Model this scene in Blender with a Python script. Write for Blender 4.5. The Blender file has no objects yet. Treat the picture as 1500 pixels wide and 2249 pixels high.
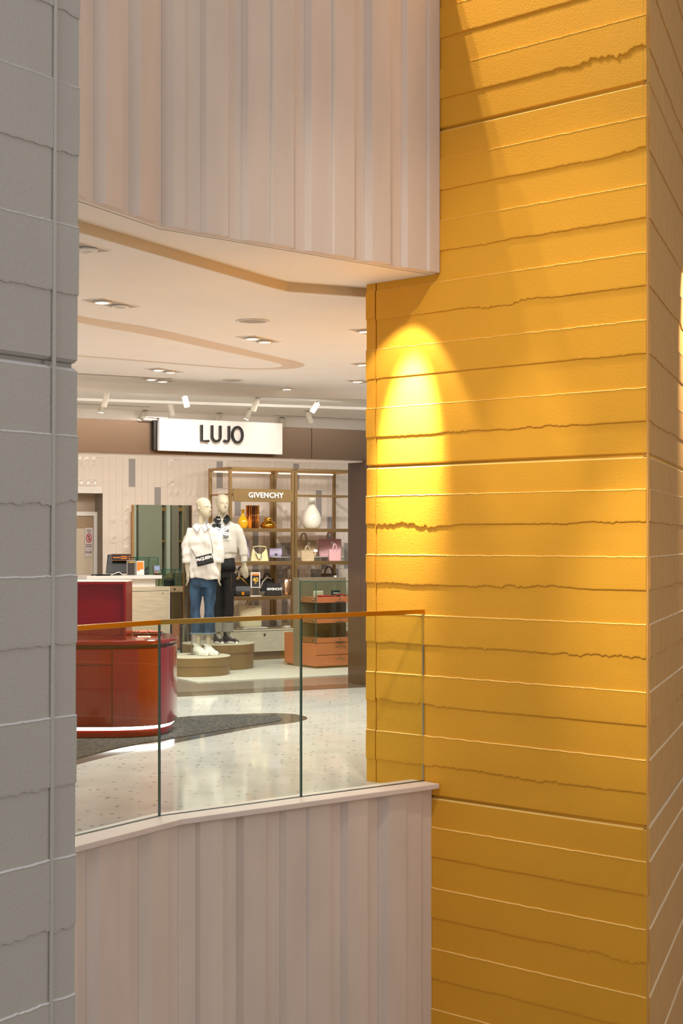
import bpy, bmesh, math, random
from mathutils import Vector, Matrix, noise
random.seed(7)
SC = bpy.context.scene
COL = SC.collection
FPX, CX, HY, EYE = 3500.0, 750.0, 1185.0, 1.5

# ---------------------------------------------------------------- camera
cam_d = bpy.data.cameras.new('camera'); cam = bpy.data.objects.new('camera', cam_d); COL.objects.link(cam)
cam.location = (0, 0, EYE); cam.rotation_euler = (math.pi/2, 0, 0)
cam_d.sensor_fit = 'HORIZONTAL'; cam_d.sensor_width = 36; cam_d.lens = FPX/1500*36
cam_d.shift_y = (HY-1124.5)/1500; cam_d.clip_end = 200; cam_d.clip_start = .05
SC.camera = cam
# ---------------------------------------------------------------- world, exposure
w = bpy.data.worlds.new('ambient'); SC.world = w; w.use_nodes = True
w.node_tree.nodes['Background'].inputs[0].default_value = (.98, .96, .97, 1)
w.node_tree.nodes['Background'].inputs[1].default_value = .31
SC.view_settings.view_transform = 'Standard'; SC.view_settings.look = 'None'
SC.view_settings.gamma = 1; SC.view_settings.use_curve_mapping = False
SC.view_settings.exposure = 0.0

def lamp(kind, name, loc, target, energy, color=(1, .86, .68), size=.1, angle=40, blend=.3, sy=None):
    d = bpy.data.lights.new(name, kind); o = bpy.data.objects.new(name, d); COL.objects.link(o)
    d.energy = energy; d.color = color; o.location = loc
    o.rotation_euler = (Vector(target)-Vector(loc)).to_track_quat('-Z', 'Y').to_euler()
    if kind == 'SPOT':
        d.shadow_soft_size = size; d.spot_size = math.radians(angle); d.spot_blend = blend
    else:
        d.size = size
        if sy: d.shape = 'RECTANGLE'; d.size_y = sy
    return o
WARM = (1, .89, .72); SOFT = (1, .975, .93)
# unseen area fills added to brighten the atrium
lamp('AREA', 'overhead_fill', (1.2, 2.5, 9.5), (.6, 6.5, 0), 70, (1, .93, .84), 6)  # added overhead fill above the void
lamp('AREA', 'fill_light', (6.2, 4.2, 3.2), (-.4, 8.0, 1.6), 95, (1, .93, .87), 3.2)  # added fill from the right for parapet, bulkhead and grey pier
lamp('AREA', 'fill_light', (-3.0, -1.5, 4.5), (-.2, 8.6, 1.2), 150, (.88, .93, 1), 3)  # added cool fill from behind the camera, lifts the flute returns
# downlights of the upper floor, shining over the top of the upper parapet on the yellow pier
lamp('SPOT', 'pier_spot', (-.60, 9.50, 8.16), (1.25, 8.85, 4.6), 950, WARM, .035, 46, 1)
lamp('SPOT', 'pier_spot', (-1.07, 9.39, 8.16), (1.3, 8.8, 4.6), 580, WARM, .035, 44, 1)
lamp('SPOT', 'pier_spot', (-.9, 5.2, 8.6), (1.1, 9.0, 2.9), 130, WARM, .12, 26, 1)  # wide spot over the void, in front of the upper parapet
lamp('SPOT', 'pier_spot', (-.6, 5.4, 5.6), (.95, 9.1, 1.9), 400, WARM, .1, 44, 1)  # broad spot added over the void to brighten the middle of the pier
# accent spots
lamp('SPOT', 'pier_spot', (.23, 9.36, 3.05), (.36, 9.69, 2.0), 34, WARM, .02, 74, .35)
lamp('SPOT', 'pier_spot', (.23, 9.36, 3.05), (.41, 9.63, 2.25), 900, WARM, .04, 34, 1)
lamp('SPOT', 'pier_spot', (.2, 6.2, 4.6), (1.62, 8.50, 1.20), 520, WARM, .05, 18, 1)
lamp('SPOT', 'pier_spot', (-.6, 7.0, 5.4), (1.08, 9.0, 2.0), 330, WARM, .05, 12, 1)
lamp('SPOT', 'pier_spot', (2.72, 10.15, 3.7), (2.26, 10.42, 2.8), 420, (1, .9, .78), .03, 50, 1)
# mall floor behind the balustrade, then the shop ceiling
for (x, y, e) in [(-2.6, 10.2, 38), (-1.4, 11.6, 38), (-.3, 12.9, 38), (1.2, 13.0, 32), (-3.4, 12.6, 38), (-.9, 14.3, 34), (-2.4, 14.0, 34), (1.2, 15.0, 30)]:
    lamp('AREA', 'mall_light', (x, y, 3.0), (x, y, 0), e*1.35, SOFT, .30)
for (x, y, e) in [(-3.2, 15.8, 130), (-1.6, 16.9, 150), (-.2, 17.7, 150), (1.2, 18.6, 130)]:
    lamp('AREA', 'shop_light', (x, y, 2.98), (x-.5, y+.8, 0), e*.23, SOFT, .9)
for (x, y, tx, ty, tz, e) in [(-2.9, 16.7, -2.9, 18.4, 1.3, 90), (-2.0, 16.9, -2.2, 19.0, 1.6, 80), (-1.5, 16.2, -1.5, 18.0, 1.1, 120), (-1.0, 16.6, -1.2, 18.4, 1.2, 120), (-.6, 18.0, -.9, 20, 1.4, 90), (.1, 18.0, -.1, 20.3, 1.3, 110), (-.3, 16.9, -.1, 18.6, .9, 60)]:
    lamp('SPOT', 'shop_spot', (x, y, 2.9), (tx, ty, tz), e*(.85 if ty > 19.9 else .20), SOFT, .04, 50, .8)
lamp('SPOT', 'sign_spot', (-.62, 15.35, 2.98), (-.76, 15.62, 2.45), 9, SOFT, .02, 60, 1)
# ---------------------------------------------------------------- helpers
def lin(c):
    return c/12.92 if c <= .04045 else ((c+.055)/1.055)**2.4
def rgb(h):
    return tuple(lin(int(h[i:i+2], 16)/255) for i in (0, 2, 4))+(1,)
MATS = {}
def mat(name, col, rough=.5, metal=0, bump=0, bscale=60, var=0, vscale=6, stretch=(1, 1, 1), emit=0, coat=0, spec=None, aniso=0):
    if name in MATS: return MATS[name]
    m = bpy.data.materials.new(name); m.use_nodes = True; nt = m.node_tree; b = nt.nodes['Principled BSDF']
    c = rgb(col) if isinstance(col, str) else tuple(col)+(1,)
    b.inputs['Base Color'].default_value = c; b.inputs['Roughness'].default_value = rough; b.inputs['Metallic'].default_value = metal
    if coat: b.inputs['Coat Weight'].default_value = coat; b.inputs['Coat Roughness'].default_value = .05
    if spec is not None: b.inputs['Specular IOR Level'].default_value = spec
    if aniso: b.inputs['Anisotropic'].default_value = aniso
    if emit:
        b.inputs['Emission Color'].default_value = c; b.inputs['Emission Strength'].default_value = emit
    if bump or var:
        tc = nt.nodes.new('ShaderNodeTexCoord'); mp = nt.nodes.new('ShaderNodeMapping'); mp.inputs['Scale'].default_value = stretch
        nt.links.new(tc.outputs['Object'], mp.inputs[0])
        if bump:
            n = nt.nodes.new('ShaderNodeTexNoise'); n.inputs['Scale'].default_value = bscale; n.inputs['Detail'].default_value = 5
            bp = nt.nodes.new('ShaderNodeBump'); bp.inputs['Strength'].default_value = bump; bp.inputs['Distance'].default_value = .01
            nt.links.new(mp.outputs[0], n.inputs['Vector']); nt.links.new(n.outputs[0], bp.inputs['Height']); nt.links.new(bp.outputs[0], b.inputs['Normal'])
        if var:
            n2 = nt.nodes.new('ShaderNodeTexNoise'); n2.inputs['Scale'].default_value = vscale; n2.inputs['Detail'].default_value = 6
            mx = nt.nodes.new('ShaderNodeMix'); mx.data_type = 'RGBA'
            nt.links.new(mp.outputs[0], n2.inputs['Vector'])
            rp = nt.nodes.new('ShaderNodeMapRange'); rp.inputs[1].default_value = .3; rp.inputs[2].default_value = .7
            nt.links.new(n2.outputs[0], rp.inputs[0]); nt.links.new(rp.outputs[0], mx.inputs[0])
            mx.inputs[6].default_value = tuple(v*(1-var) for v in c[:3])+(1,); mx.inputs[7].default_value = tuple(min(1, v*(1+var)) for v in c[:3])+(1,)
            nt.links.new(mx.outputs[2], b.inputs['Base Color'])
    MATS[name] = m; return m

def glass_mat(name, tint, rough=0.0, ior=1.75):
    m = bpy.data.materials.new(name); m.use_nodes = True; nt = m.node_tree; nt.nodes.clear()
    o = nt.nodes.new('ShaderNodeOutputMaterial'); t = nt.nodes.new('ShaderNodeBsdfTransparent'); g = nt.nodes.new('ShaderNodeBsdfGlossy')
    f = nt.nodes.new('ShaderNodeFresnel'); mx = nt.nodes.new('ShaderNodeMixShader')
    f.inputs[0].default_value = ior; g.inputs['Roughness'].default_value = rough; t.inputs[0].default_value = tuple(tint)+(1,)
    ge = nt.nodes.new('ShaderNodeNewGeometry'); inv = nt.nodes.new('ShaderNodeMath'); inv.operation = 'SUBTRACT'; inv.inputs[0].default_value = 1; nt.links.new(ge.outputs['Backfacing'], inv.inputs[1])
    mu = nt.nodes.new('ShaderNodeMath'); mu.operation = 'MULTIPLY'; nt.links.new(f.outputs[0], mu.inputs[0]); nt.links.new(inv.outputs[0], mu.inputs[1])
    nt.links.new(mu.outputs[0], mx.inputs[0]); nt.links.new(t.outputs[0], mx.inputs[1]); nt.links.new(g.outputs[0], mx.inputs[2]); nt.links.new(mx.outputs[0], o.inputs[0])
    MATS[name] = m; return m

def build(name, bm, m, parent=None, smooth=False, bevel=0, loc=None, rz=0):
    bmesh.ops.recalc_face_normals(bm, faces=bm.faces[:])
    me = bpy.data.meshes.new(name); bm.to_mesh(me); bm.free()
    for mm in (m if isinstance(m, (list, tuple)) else [m]): me.materials.append(mm)
    o = bpy.data.objects.new(name, me); COL.objects.link(o)
    if smooth:
        for p in me.polygons: p.use_smooth = True
    if bevel:
        b = o.modifiers.new('bevel', 'BEVEL'); b.width = bevel; b.segments = 2; b.limit_method = 'ANGLE'
    if parent: o.parent = parent
    if loc is not None: o.location = loc
    if rz: o.rotation_euler.z = rz
    return o
def tag(o, label, cat, group=None):
    o['label'] = label; o['category'] = cat
    if group: o['group'] = group
    return o
def thing(name, label, cat, loc, rz=0, group=None):
    o = bpy.data.objects.new(name, None); COL.objects.link(o); o.location = loc; o.rotation_euler.z = rz; o.empty_display_size = .1
    return tag(o, label, cat, group)
def struct(o): o['kind'] = 'structure'; return o
def BM(): return bmesh.new()
def bx(bm, x0, x1, y0, y1, z0, z1):
    v = [bm.verts.new(p) for p in ((x0,y0,z0),(x1,y0,z0),(x1,y1,z0),(x0,y1,z0),(x0,y0,z1),(x1,y0,z1),(x1,y1,z1),(x0,y1,z1))]
    for f in ((0,3,2,1),(4,5,6,7),(0,1,5,4),(1,2,6,5),(2,3,7,6),(3,0,4,7)): bm.faces.new([v[i] for i in f])
    return bm
def box(*a): return bx(BM(), *a)
def prism(bm, poly, z0, z1):
    a = [bm.verts.new((p[0], p[1], z0)) for p in poly]; b = [bm.verts.new((p[0], p[1], z1)) for p in poly]
    bm.faces.new(a[::-1]); bm.faces.new(b); n = len(poly)
    for i in range(n): bm.faces.new((a[i], a[(i+1) % n], b[(i+1) % n], b[i]))
    return bm
def rings(bm, rs, caps=True, closed=False):
    vs = [[bm.verts.new(p) for p in r] for r in rs]; n = len(rs[0])
    seq = list(zip(vs, vs[1:]))+([(vs[-1], vs[0])] if closed else [])
    for a, b in seq:
        for i in range(n): bm.faces.new((a[i], a[(i+1) % n], b[(i+1) % n], b[i]))
    if caps and not closed: bm.faces.new(vs[0][::-1]); bm.faces.new(vs[-1])
    return bm
def lathe(bm, prof, n=28, c=(0, 0, 0), sx=1, sy=1):
    return rings(bm, [[(c[0]+max(r, .0005)*sx*math.cos(2*math.pi*i/n), c[1]+max(r, .0005)*sy*math.sin(2*math.pi*i/n), c[2]+z) for i in range(n)] for r, z in prof])
def loft(bm, rs, n=24, e=2.0):
    out = []
    for r in rs:
        cx, cy, cz, rx, ry = r[:5]; tilt = r[5] if len(r) > 5 else 0; tx = r[6] if len(r) > 6 else 0
        ring = []
        for i in range(n):
            a = 2*math.pi*i/n; c, s = math.cos(a), math.sin(a)
            x = math.copysign(abs(c)**(2/e), c)*rx; y = math.copysign(abs(s)**(2/e), s)*ry
            ring.append((cx+x, cy+y, cz+tilt*x+tx*y))
        out.append(ring)
    return rings(bm, out)
def tube(bm, pts, r, n=8, closed=False):
    pts = [Vector(p) for p in pts]; N = len(pts); rs = []
    ref = Vector((.13, .31, 1)).normalized(); prev = None
    for i, p in enumerate(pts):
        if closed: t = (pts[(i+1) % N]-pts[i-1]).normalized()
        else: t = (pts[min(i+1, N-1)]-pts[max(i-1, 0)]).normalized()
        if prev is None:
            a = t.cross(ref); a = a.normalized() if a.length > 1e-4 else Vector((1, 0, 0))
        else:
            a = (prev-t*prev.dot(t)).normalized()
        prev = a; b = t.cross(a); rr = r[i] if isinstance(r, (list, tuple)) else r
        rs.append([p+(a*math.cos(2*math.pi*k/n)+b*math.sin(2*math.pi*k/n))*rr for k in range(n)])
    return rings(bm, rs, closed=closed)
def cyl(bm, p0, p1, r, n=16, r1=None): return tube(bm, [p0, p1], [r, r if r1 is None else r1], n)
def arc(p0, p1, h, n=12, lean=(0, 0)):
    out = []
    for i in range(n+1):
        a = math.pi*i/n; t = (1-math.cos(a))/2; s = math.sin(a)
        out.append((p0[0]+(p1[0]-p0[0])*t+lean[0]*s, p0[1]+(p1[1]-p0[1])*t+lean[1]*s, p0[2]+(p1[2]-p0[2])*t+h*s))
    return out
def remesh(name, bm, m, parent, vox=.007, sm=4, disp=None):
    bmesh.ops.recalc_face_normals(bm, faces=bm.faces[:])
    me = bpy.data.meshes.new(name); bm.to_mesh(me); bm.free()
    o = bpy.data.objects.new(name, me); COL.objects.link(o)
    r = o.modifiers.new('r', 'REMESH'); r.mode = 'VOXEL'; r.voxel_size = vox; r.use_smooth_shade = True
    s = o.modifiers.new('s', 'SMOOTH'); s.iterations = sm; s.factor = .5
    dg = bpy.context.evaluated_depsgraph_get(); dg.update()
    m2 = bpy.data.meshes.new_from_object(o.evaluated_get(dg)); m2.name = name
    if disp:
        ns = [v.normal.copy() for v in m2.vertices]
        for v, nn in zip(m2.vertices, ns): v.co = v.co+nn*disp(v.co)
    bpy.data.objects.remove(o); m2.materials.clear(); m2.materials.append(m)
    for p in m2.polygons: p.use_smooth = True
    o = bpy.data.objects.new(name, m2); COL.objects.link(o); o.parent = parent; return o
def text(name, s, size, m, parent, loc, rot=(math.pi/2, 0, 0), ext=.002, bold=0, align='CENTER', space=1, sx=1):
    c = bpy.data.curves.new(name, 'FONT'); c.body = s; c.size = size; c.extrude = ext; c.offset = bold; c.align_x = align; c.align_y = 'CENTER'; c.space_character = space
    c.resolution_u = 3
    t = bpy.data.objects.new(name, c); COL.objects.link(t); dg = bpy.context.evaluated_depsgraph_get(); dg.update()
    me = bpy.data.meshes.new_from_object(t.evaluated_get(dg)); me.name = name; bpy.data.objects.remove(t)
    me.materials.clear(); me.materials.append(m)
    o = bpy.data.objects.new(name, me); COL.objects.link(o); o.parent = parent; o.location = loc; o.rotation_euler = rot; o.scale = (sx, 1, 1); return o
# measured directions of the place
U = Vector((.850, .527, 0)); V = Vector((-.527, .850, 0)); RU = math.atan2(.527, .850)
def flat(px, py, z):                       # point on the horizontal plane z
    Y = FPX*(EYE-z)/(py-HY); return Vector(((px-CX)/FPX*Y, Y, z))
def hit(px, p0, d):                        # where the sight plane of column px meets the vertical plane p0 + s d
    r = (px-CX)/FPX; s = (r*p0[1]-p0[0])/(d[0]-r*d[1]); return Vector((p0[0]+d[0]*s, p0[1]+d[1]*s, 0)), s
def zof(py, Y): return EYE+(HY-py)*Y/FPX

# ---------------------------------------------------------------- materials
def concrete(name, col, var=.06, fib=0):
    m = bpy.data.materials.new(name); m.use_nodes = True; nt = m.node_tree; b = nt.nodes['Principled BSDF']; L = nt.links.new
    c = rgb(col); b.inputs['Roughness'].default_value = .62; b.inputs['Specular IOR Level'].default_value = .25
    tc = nt.nodes.new('ShaderNodeTexCoord')
    n1 = nt.nodes.new('ShaderNodeTexNoise'); n1.inputs['Scale'].default_value = 95; n1.inputs['Detail'].default_value = 6
    mp = nt.nodes.new('ShaderNodeMapping'); mp.inputs['Scale'].default_value = (60, 60, 5); n2 = nt.nodes.new('ShaderNodeTexNoise'); n2.inputs['Scale'].default_value = 1; n2.inputs['Detail'].default_value = 4
    n3 = nt.nodes.new('ShaderNodeTexNoise'); n3.inputs['Scale'].default_value = 2.2; n3.inputs['Detail'].default_value = 5
    vo = nt.nodes.new('ShaderNodeTexVoronoi'); vo.inputs['Scale'].default_value = 34; vo.inputs['Randomness'].default_value = 1
    cr = nt.nodes.new('ShaderNodeValToRGB'); cr.color_ramp.elements[0].position = .035; cr.color_ramp.elements[1].position = .07
    L(tc.outputs['Object'], n1.inputs[0]); L(tc.outputs['Object'], mp.inputs[0]); L(mp.outputs[0], n2.inputs[0]); L(tc.outputs['Object'], n3.inputs[0]); L(tc.outputs['Object'], vo.inputs[0]); L(vo.outputs['Distance'], cr.inputs[0])
    a = nt.nodes.new('ShaderNodeMath'); a.operation = 'MULTIPLY_ADD'; a.inputs[1].default_value = .5; L(n2.outputs[0], a.inputs[0]); L(n1.outputs[0], a.inputs[2])
    a2 = nt.nodes.new('ShaderNodeMath'); a2.operation = 'MULTIPLY_ADD'; a2.inputs[1].default_value = .8; L(cr.outputs[0], a2.inputs[0]); L(a.outputs[0], a2.inputs[2])
    bp = nt.nodes.new('ShaderNodeBump'); bp.inputs['Strength'].default_value = .42; bp.inputs['Distance'].default_value = .004
    L(a2.outputs[0], bp.inputs['Height']); L(bp.outputs[0], b.inputs['Normal'])
    mx = nt.nodes.new('ShaderNodeMix'); mx.data_type = 'RGBA'; mx.inputs[6].default_value = tuple(v*(1-var) for v in c[:3])+(1,); mx.inputs[7].default_value = tuple(v*(1+var) for v in c[:3])+(1,)
    L((n2 if fib else n3).outputs[0], mx.inputs[0]); L(mx.outputs[2], b.inputs['Base Color'])
    MATS[name] = m; return m
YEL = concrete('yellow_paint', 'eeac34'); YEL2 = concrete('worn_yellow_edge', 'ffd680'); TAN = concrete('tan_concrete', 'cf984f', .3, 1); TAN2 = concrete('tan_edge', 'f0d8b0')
GRY = concrete('grey_paint', 'bdb5a9'); GRY2 = concrete('worn_grey_edge', 'dad6d4')
FLU = mat('fluted_plaster', 'e0cfc2', .7, var=.06, vscale=5, bump=.08, bscale=90, stretch=(1, 1, .25))
CAP = mat('cap_stone', 'e6d6cc', .5, var=.04)
CEI = mat('ceiling_paint', 'f0ebe3', .6, var=.02, vscale=2)
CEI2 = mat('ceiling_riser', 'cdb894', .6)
WHITE = mat('white_paint', 'f2ece4', .45)
BRASS = mat('brushed_brass', 'a8875a', .38, .75, var=.05)
BRASSL = mat('bright_brass', 'c79a45', .22, 1)
BRONZE = mat('bronze_steel', '6b5a4b', .42, 1, bump=.05, bscale=40, stretch=(1, 1, 30), aniso=.6)
DBROWN = mat('dark_bronze', '5b4636', .16, .35)
TRAV = mat('travertine', 'cdbfa2', .55, var=.12, vscale=5, stretch=(1, 1, 7))
TRAV2 = mat('pale_travertine', 'd3c7ae', .55, var=.10, vscale=7, stretch=(1, 1, 4))
OLIVE = mat('olive_lacquer', '8c7142', .35, .2)
OLIVE2 = mat('olive_board', '8c8168', .45)
RED = mat('red_lacquer', '820a10', .14, coat=.5); REDD = mat('dark_groove', '3a0a08', .5)
ORANGE = mat('orange_laminate', 'c97a4e', .4)
BLACK = mat('black_plastic', '15130f', .3); BLKL = mat('black_leather', '1a1817', .38, bump=.15, bscale=120)
STEEL = mat('steel', 'a8a59a', .25, 1); GOLD = mat('gold', 'd9a53c', .18, 1)
TILE = mat('cream_tile', 'f0e0d0', .14, var=.03, coat=.3); TILEG = mat('grey_tile', 'a8a09a', .14, coat=.3); GROUT = mat('grout', 'f3eadf', .7)
MIRROR = mat('mirror', 'd6ddcf', .015, 1)
GLASS = glass_mat('clear_glass', (.93, .975, .95)); GLASS2 = glass_mat('case_glass', (.90, .96, .93)); GEDGE = mat('glass_edge', '2c6058', .08, spec=.8)
LAMP = mat('lamp_glow', 'fff2de', .5, emit=14); LED = mat('led_glow', 'ffffff', .5, emit=9)
CREAMP = mat('mannequin_skin', 'bdb297', .45)
SHIRT = mat('white_cotton', 'dedad0', .8, bump=.1, bscale=200); SWEAT = mat('ecru_sweater', 'cdc9bc', .9, bump=.2, bscale=260)
DENIM = mat('blue_denim', '2a445c', .8, var=.75, vscale=11, stretch=(1, 1, .4), bump=.2, bscale=300); BLKD = mat('black_denim', '0e0d0d', .8); GREYD = mat('turned_denim', '8f8878', .8, bump=.2, bscale=300)
SNEAK = mat('white_leather', 'f3f0e4', .4); SUEDE = mat('dark_suede', '3b2a1c', .8)
PRINT = mat('print_black', '2e3029', .7); PWHITE = mat('print_white', 'f4f2ec', .6)
def terrazzo(name, col, rough, dark=.5, chips=True):
    m = bpy.data.materials.new(name); m.use_nodes = True; nt = m.node_tree; b = nt.nodes['Principled BSDF']; L = nt.links.new; c = rgb(col)
    b.inputs['Roughness'].default_value = rough; b.inputs['Specular IOR Level'].default_value = .55
    tc = nt.nodes.new('ShaderNodeTexCoord'); v = nt.nodes.new('ShaderNodeTexVoronoi'); v.inputs['Scale'].default_value = 20
    n = nt.nodes.new('ShaderNodeTexNoise'); n.inputs['Scale'].default_value = 3; n.inputs['Detail'].default_value = 8
    L(tc.outputs['Object'], v.inputs[0]); L(tc.outputs['Object'], n.inputs[0])
    r = nt.nodes.new('ShaderNodeValToRGB'); r.color_ramp.elements[0].position = .22; r.color_ramp.elements[1].position = .29
    r.color_ramp.elements[0].color = tuple(x*dark for x in c[:3])+(1,); r.color_ramp.elements[1].color = c
    hs = nt.nodes.new('ShaderNodeMix'); hs.data_type = 'RGBA'; hs.blend_type = 'MULTIPLY'; hs.inputs[0].default_value = .35
    sp = nt.nodes.new('ShaderNodeSeparateColor'); L(v.outputs['Color'], sp.inputs[0]); gt = nt.nodes.new('ShaderNodeMath'); gt.operation = 'GREATER_THAN'; gt.inputs[1].default_value = .74; L(sp.outputs[0], gt.inputs[0])
    md = nt.nodes.new('ShaderNodeMix'); md.data_type = 'RGBA'; md.inputs[6].default_value = c
    L(gt.outputs[0], md.inputs[0]); L(v.outputs['Distance'], r.inputs[0]); L(r.outputs[0], md.inputs[7])
    L(md.outputs[2], hs.inputs[6]); L(n.outputs[0], hs.inputs[7]); L(hs.outputs[2], b.inputs['Base Color'])
    MATS[name] = m; return m
TERR = terrazzo('terrazzo', 'ece8e1', .07, .45); DSTONE = terrazzo('dark_stone', '6e655a', .1, .4); GSTONE = mat('grey_stone', '8d857a', .12, var=.08)
CARPET = mat('shop_carpet', 'd3ccb9', .95, var=.08, vscale=30, bump=.5, bscale=300)
RUG = mat('dark_carpet', '3c372f', .95, var=.9, vscale=40, bump=.6, bscale=250, stretch=(1, .35, 1))
# ---------------------------------------------------------------- board-formed concrete walls
def rag(x, seed, amp):
    q = noise.noise(Vector((x*3.1, seed*7.3, 1.7)))
    env = max(0, noise.noise(Vector((x*1.3, seed*3.1, 9)))+.25)
    st = noise.noise(Vector((x*11+.6*noise.noise(Vector((x*25, seed, 1))), seed*2.3, 4)))
    return amp*(q*.8*env+st*.75*env)+amp*.22*noise.noise(Vector((x*42, seed, 2)))*(.4+env*2)
def board_wall(parent, A, d, n, s0, s1, zk, seed, m, medge, back=.03, lean=None, rel=1.0):
    """courses of formwork boards on the vertical plane A + s d, outward normal n"""
    STEP = .1808; Z0 = 1.951
    N = max(3, int((s1-s0)/.012)); xs = [s0+(s1-s0)*i/N for i in range(N+1)]
    def P(s, off, z):
        off = off*rel if off > 0 else off
        p = Vector((A[0]+d[0]*s+n[0]*off, A[1]+d[1]*s+n[1]*off, z))
        if lean: p.x += lean*(z-EYE)
        return p
    for k in range(zk[0], zk[1]):
        i = k % 11; proud = i in (1, 3, 5, 7, 9)
        zb, zt = Z0+k*STEP, Z0+(k+1)*STEP
        bm = BM()
        if proud:
            bot = [zb+rag(s, seed+k, .030) for s in xs]; top = [zt+.0035*noise.noise(Vector((s*14, k+seed, 3)))+.002*noise.noise(Vector((s*70, k+seed, 8))) for s in xs]
            cols = [[P(s, -.004, t+.003), P(s, .0095, t-.0035), P(s, .0075, t-.008), P(s, .0075, b+.008), P(s, .0065, b+.002), P(s, -.004, b)] for s, t, b in zip(xs, top, bot)]
            mi = [1, 0, 0, 0, 0]
        else:
            zt2 = zt-(.010 if i == 10 else -.03); zb2 = zb+(.010 if i == 0 else -.03)
            cols = [[P(s, -.012, zt2+(.004 if i == 10 else 0)), P(s, 0, zt2-.005), P(s, 0, zb2+.005), P(s, -.012, zb2-(.003 if i == 0 else 0))] for s in xs]
            mi = [1 if i == 10 else 0, 0, 0]
        vs = [[bm.verts.new(p) for p in c] for c in cols]
        for a, b in zip(vs, vs[1:]):
            for j in range(len(mi)):
                f = bm.faces.new((a[j], a[j+1], b[j+1], b[j])); f.material_index = mi[j]
        # close the ends back into the wall
        for e, sgn in ((vs[0], s0), (vs[-1], s1)):
            bk = [bm.verts.new(P(sgn, -back, v.co.z)) for v in (e[0], e[-1])]
            bm.faces.new(e+[bk[1], bk[0]])
        o = build('board', bm, [m, medge], parent)
YA = Vector((1.635, 8.49, 0)); YL = Vector((.156, 9.90, 0)); yd = (YA-YL).normalized(); yn = Vector((yd.y, -yd.x, 0)); ylen = (YA-YL).length
if yn.y > 0: yn = -yn
rd = Vector((.302, .953, 0)).normalized(); rn = Vector((rd.y, -rd.x, 0))
# core of the yellow pier
far = YA+rd*4.02
core = [YL-yn*.022, YA-yn*.022-rn*.022, far-rn*.022, far+Vector((-1.4, .4, 0)), YL+Vector((.35, 1.0, 0))]
wr = struct(build('wall_right', prism(BM(), core, -4.6, 7.0), YEL))
seam = hit(826, YL, yd)[1]
board_wall(wr, YL, yd, yn, seam+.006, ylen-.012, (-20, 20), 3, YEL, YEL2)
board_wall(wr, YL, yd, yn, 0, seam-.004, (-20, 20), 11, YEL, YEL2)
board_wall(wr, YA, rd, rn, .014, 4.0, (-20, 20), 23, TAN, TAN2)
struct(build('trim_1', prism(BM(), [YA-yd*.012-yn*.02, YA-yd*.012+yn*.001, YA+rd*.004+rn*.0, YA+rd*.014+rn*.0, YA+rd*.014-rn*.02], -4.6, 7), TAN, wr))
# grey pier on the left
GA = Vector((-.837, 3.90, 0)); gd = Vector((.149, .24, 0)).normalized()
gn = Vector((gd.y, -gd.x, 0))
gr, gs1 = hit(168, GA, gd); gs1 = gs1; LEAN = .0048
p0 = GA-gd*1.2; p1 = GA+gd*gs1
bm = prism(BM(), [p0-gn*.02, p1-gn*.02, p1-gn*.6+gd*-.3, p0-gn*.6], -4.6, 7.0)
for v in bm.verts: v.co.x += LEAN*(v.co.z-EYE)
wl = struct(build('wall_left', bm, GRY))
gseam = hit(113, GA, gd)[1]
board_wall(wl, GA, gd, gn, -1.2, gseam-.0005, (-16, 16), 41, GRY, GRY2, lean=LEAN, rel=.55)
board_wall(wl, GA, gd, gn, gseam+.003, gs1, (-16, 16), 53, GRY, GRY2, lean=LEAN, rel=.55)
bm = BM(); tube(bm, [(GA+gd*(gseam+.001)+gn*.005+Vector((LEAN*(z-EYE), 0, z))) for z in (-2, 1, 3, 6)], .0052, 8)
struct(build('trim_2', bm, GRY, wl))

# ---------------------------------------------------------------- fluted parapet and bulkhead
PARA = Vector((-.829, 8.265, 0)); PEND = Vector((.582, 9.468, 0)); pdir = (PEND-PARA).normalized(); pn = Vector((pdir.y, -pdir.x, 0))
PL = Vector((-1.259, 7.52, 0)); ldir = (PL-PARA).normalized(); ln = Vector((-ldir.y, ldir.x, 0))
def line_hit(px, K, dR, nR, dL, nL, inset):
    """point of the two-legged front line (kink K) seen in column px"""
    a, s = hit(px, K-nR*inset, dR)
    if s >= 0: return a, nR
    a, s = hit(px, K-nL*inset, dL); return a, nL
def fluted(parent, segs, K, dR, nR, dL, nL, inset, z0, z1, depth=.10):
    prev = None
    for (x0, x1, n) in segs:
        a, na = line_hit(x0, K, dR, nR, dL, nL, inset); b, nb = line_hit(x1, K, dR, nR, dL, nL, inset)
        if (na-nb).length > 1e-6: nb = na = nR if na is nR else na
        a2 = a+na*n; b2 = b+nb*n
        poly = [a2, b2, b2-nb*(depth+n), a2-na*(depth+n)]
        if prev is not None and (x0-prev[0]) > .5:
            poly = [prev[1], a2, b2, b2-nb*(depth+n), prev[1]-na*(depth+prev[2])]
        build('slat', prism(BM(), poly, z0, z1), FLU, parent, bevel=.0025)
        prev = (x1, b2, n)
LOW = [(60, 95, .0), (95, 135, -.03), (150, 171, 0), (171, 201, -.035), (217, 256.5, 0), (256.5, 290, -.012), (290, 317, -.04), (332, 370, 0), (370, 398, -.02), (399.5, 435, -.02), (440, 490, 0), (490, 528, -.035), (536, 583.5, 0), (583.5, 623, -.035), (632, 677, -.012), (681, 726, .0), (726, 757, -.035), (766, 808, 0), (808, 841, -.045), (854, 893, 0), (893, 930, -.015), (930, 956, -.03)]
wp = struct(build('wall_parapet', prism(BM(), [PL+ldir*2.2-ln*.13, PARA-pn*.13, PEND-pn*.13, PEND-pn*.24, PARA-pn*.26, PL+ldir*2.2-ln*.24], -4.6, .02), FLU))
fluted(wp, LOW, PARA, pdir, pn, ldir, ln, .045, -2.8, .022)
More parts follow.
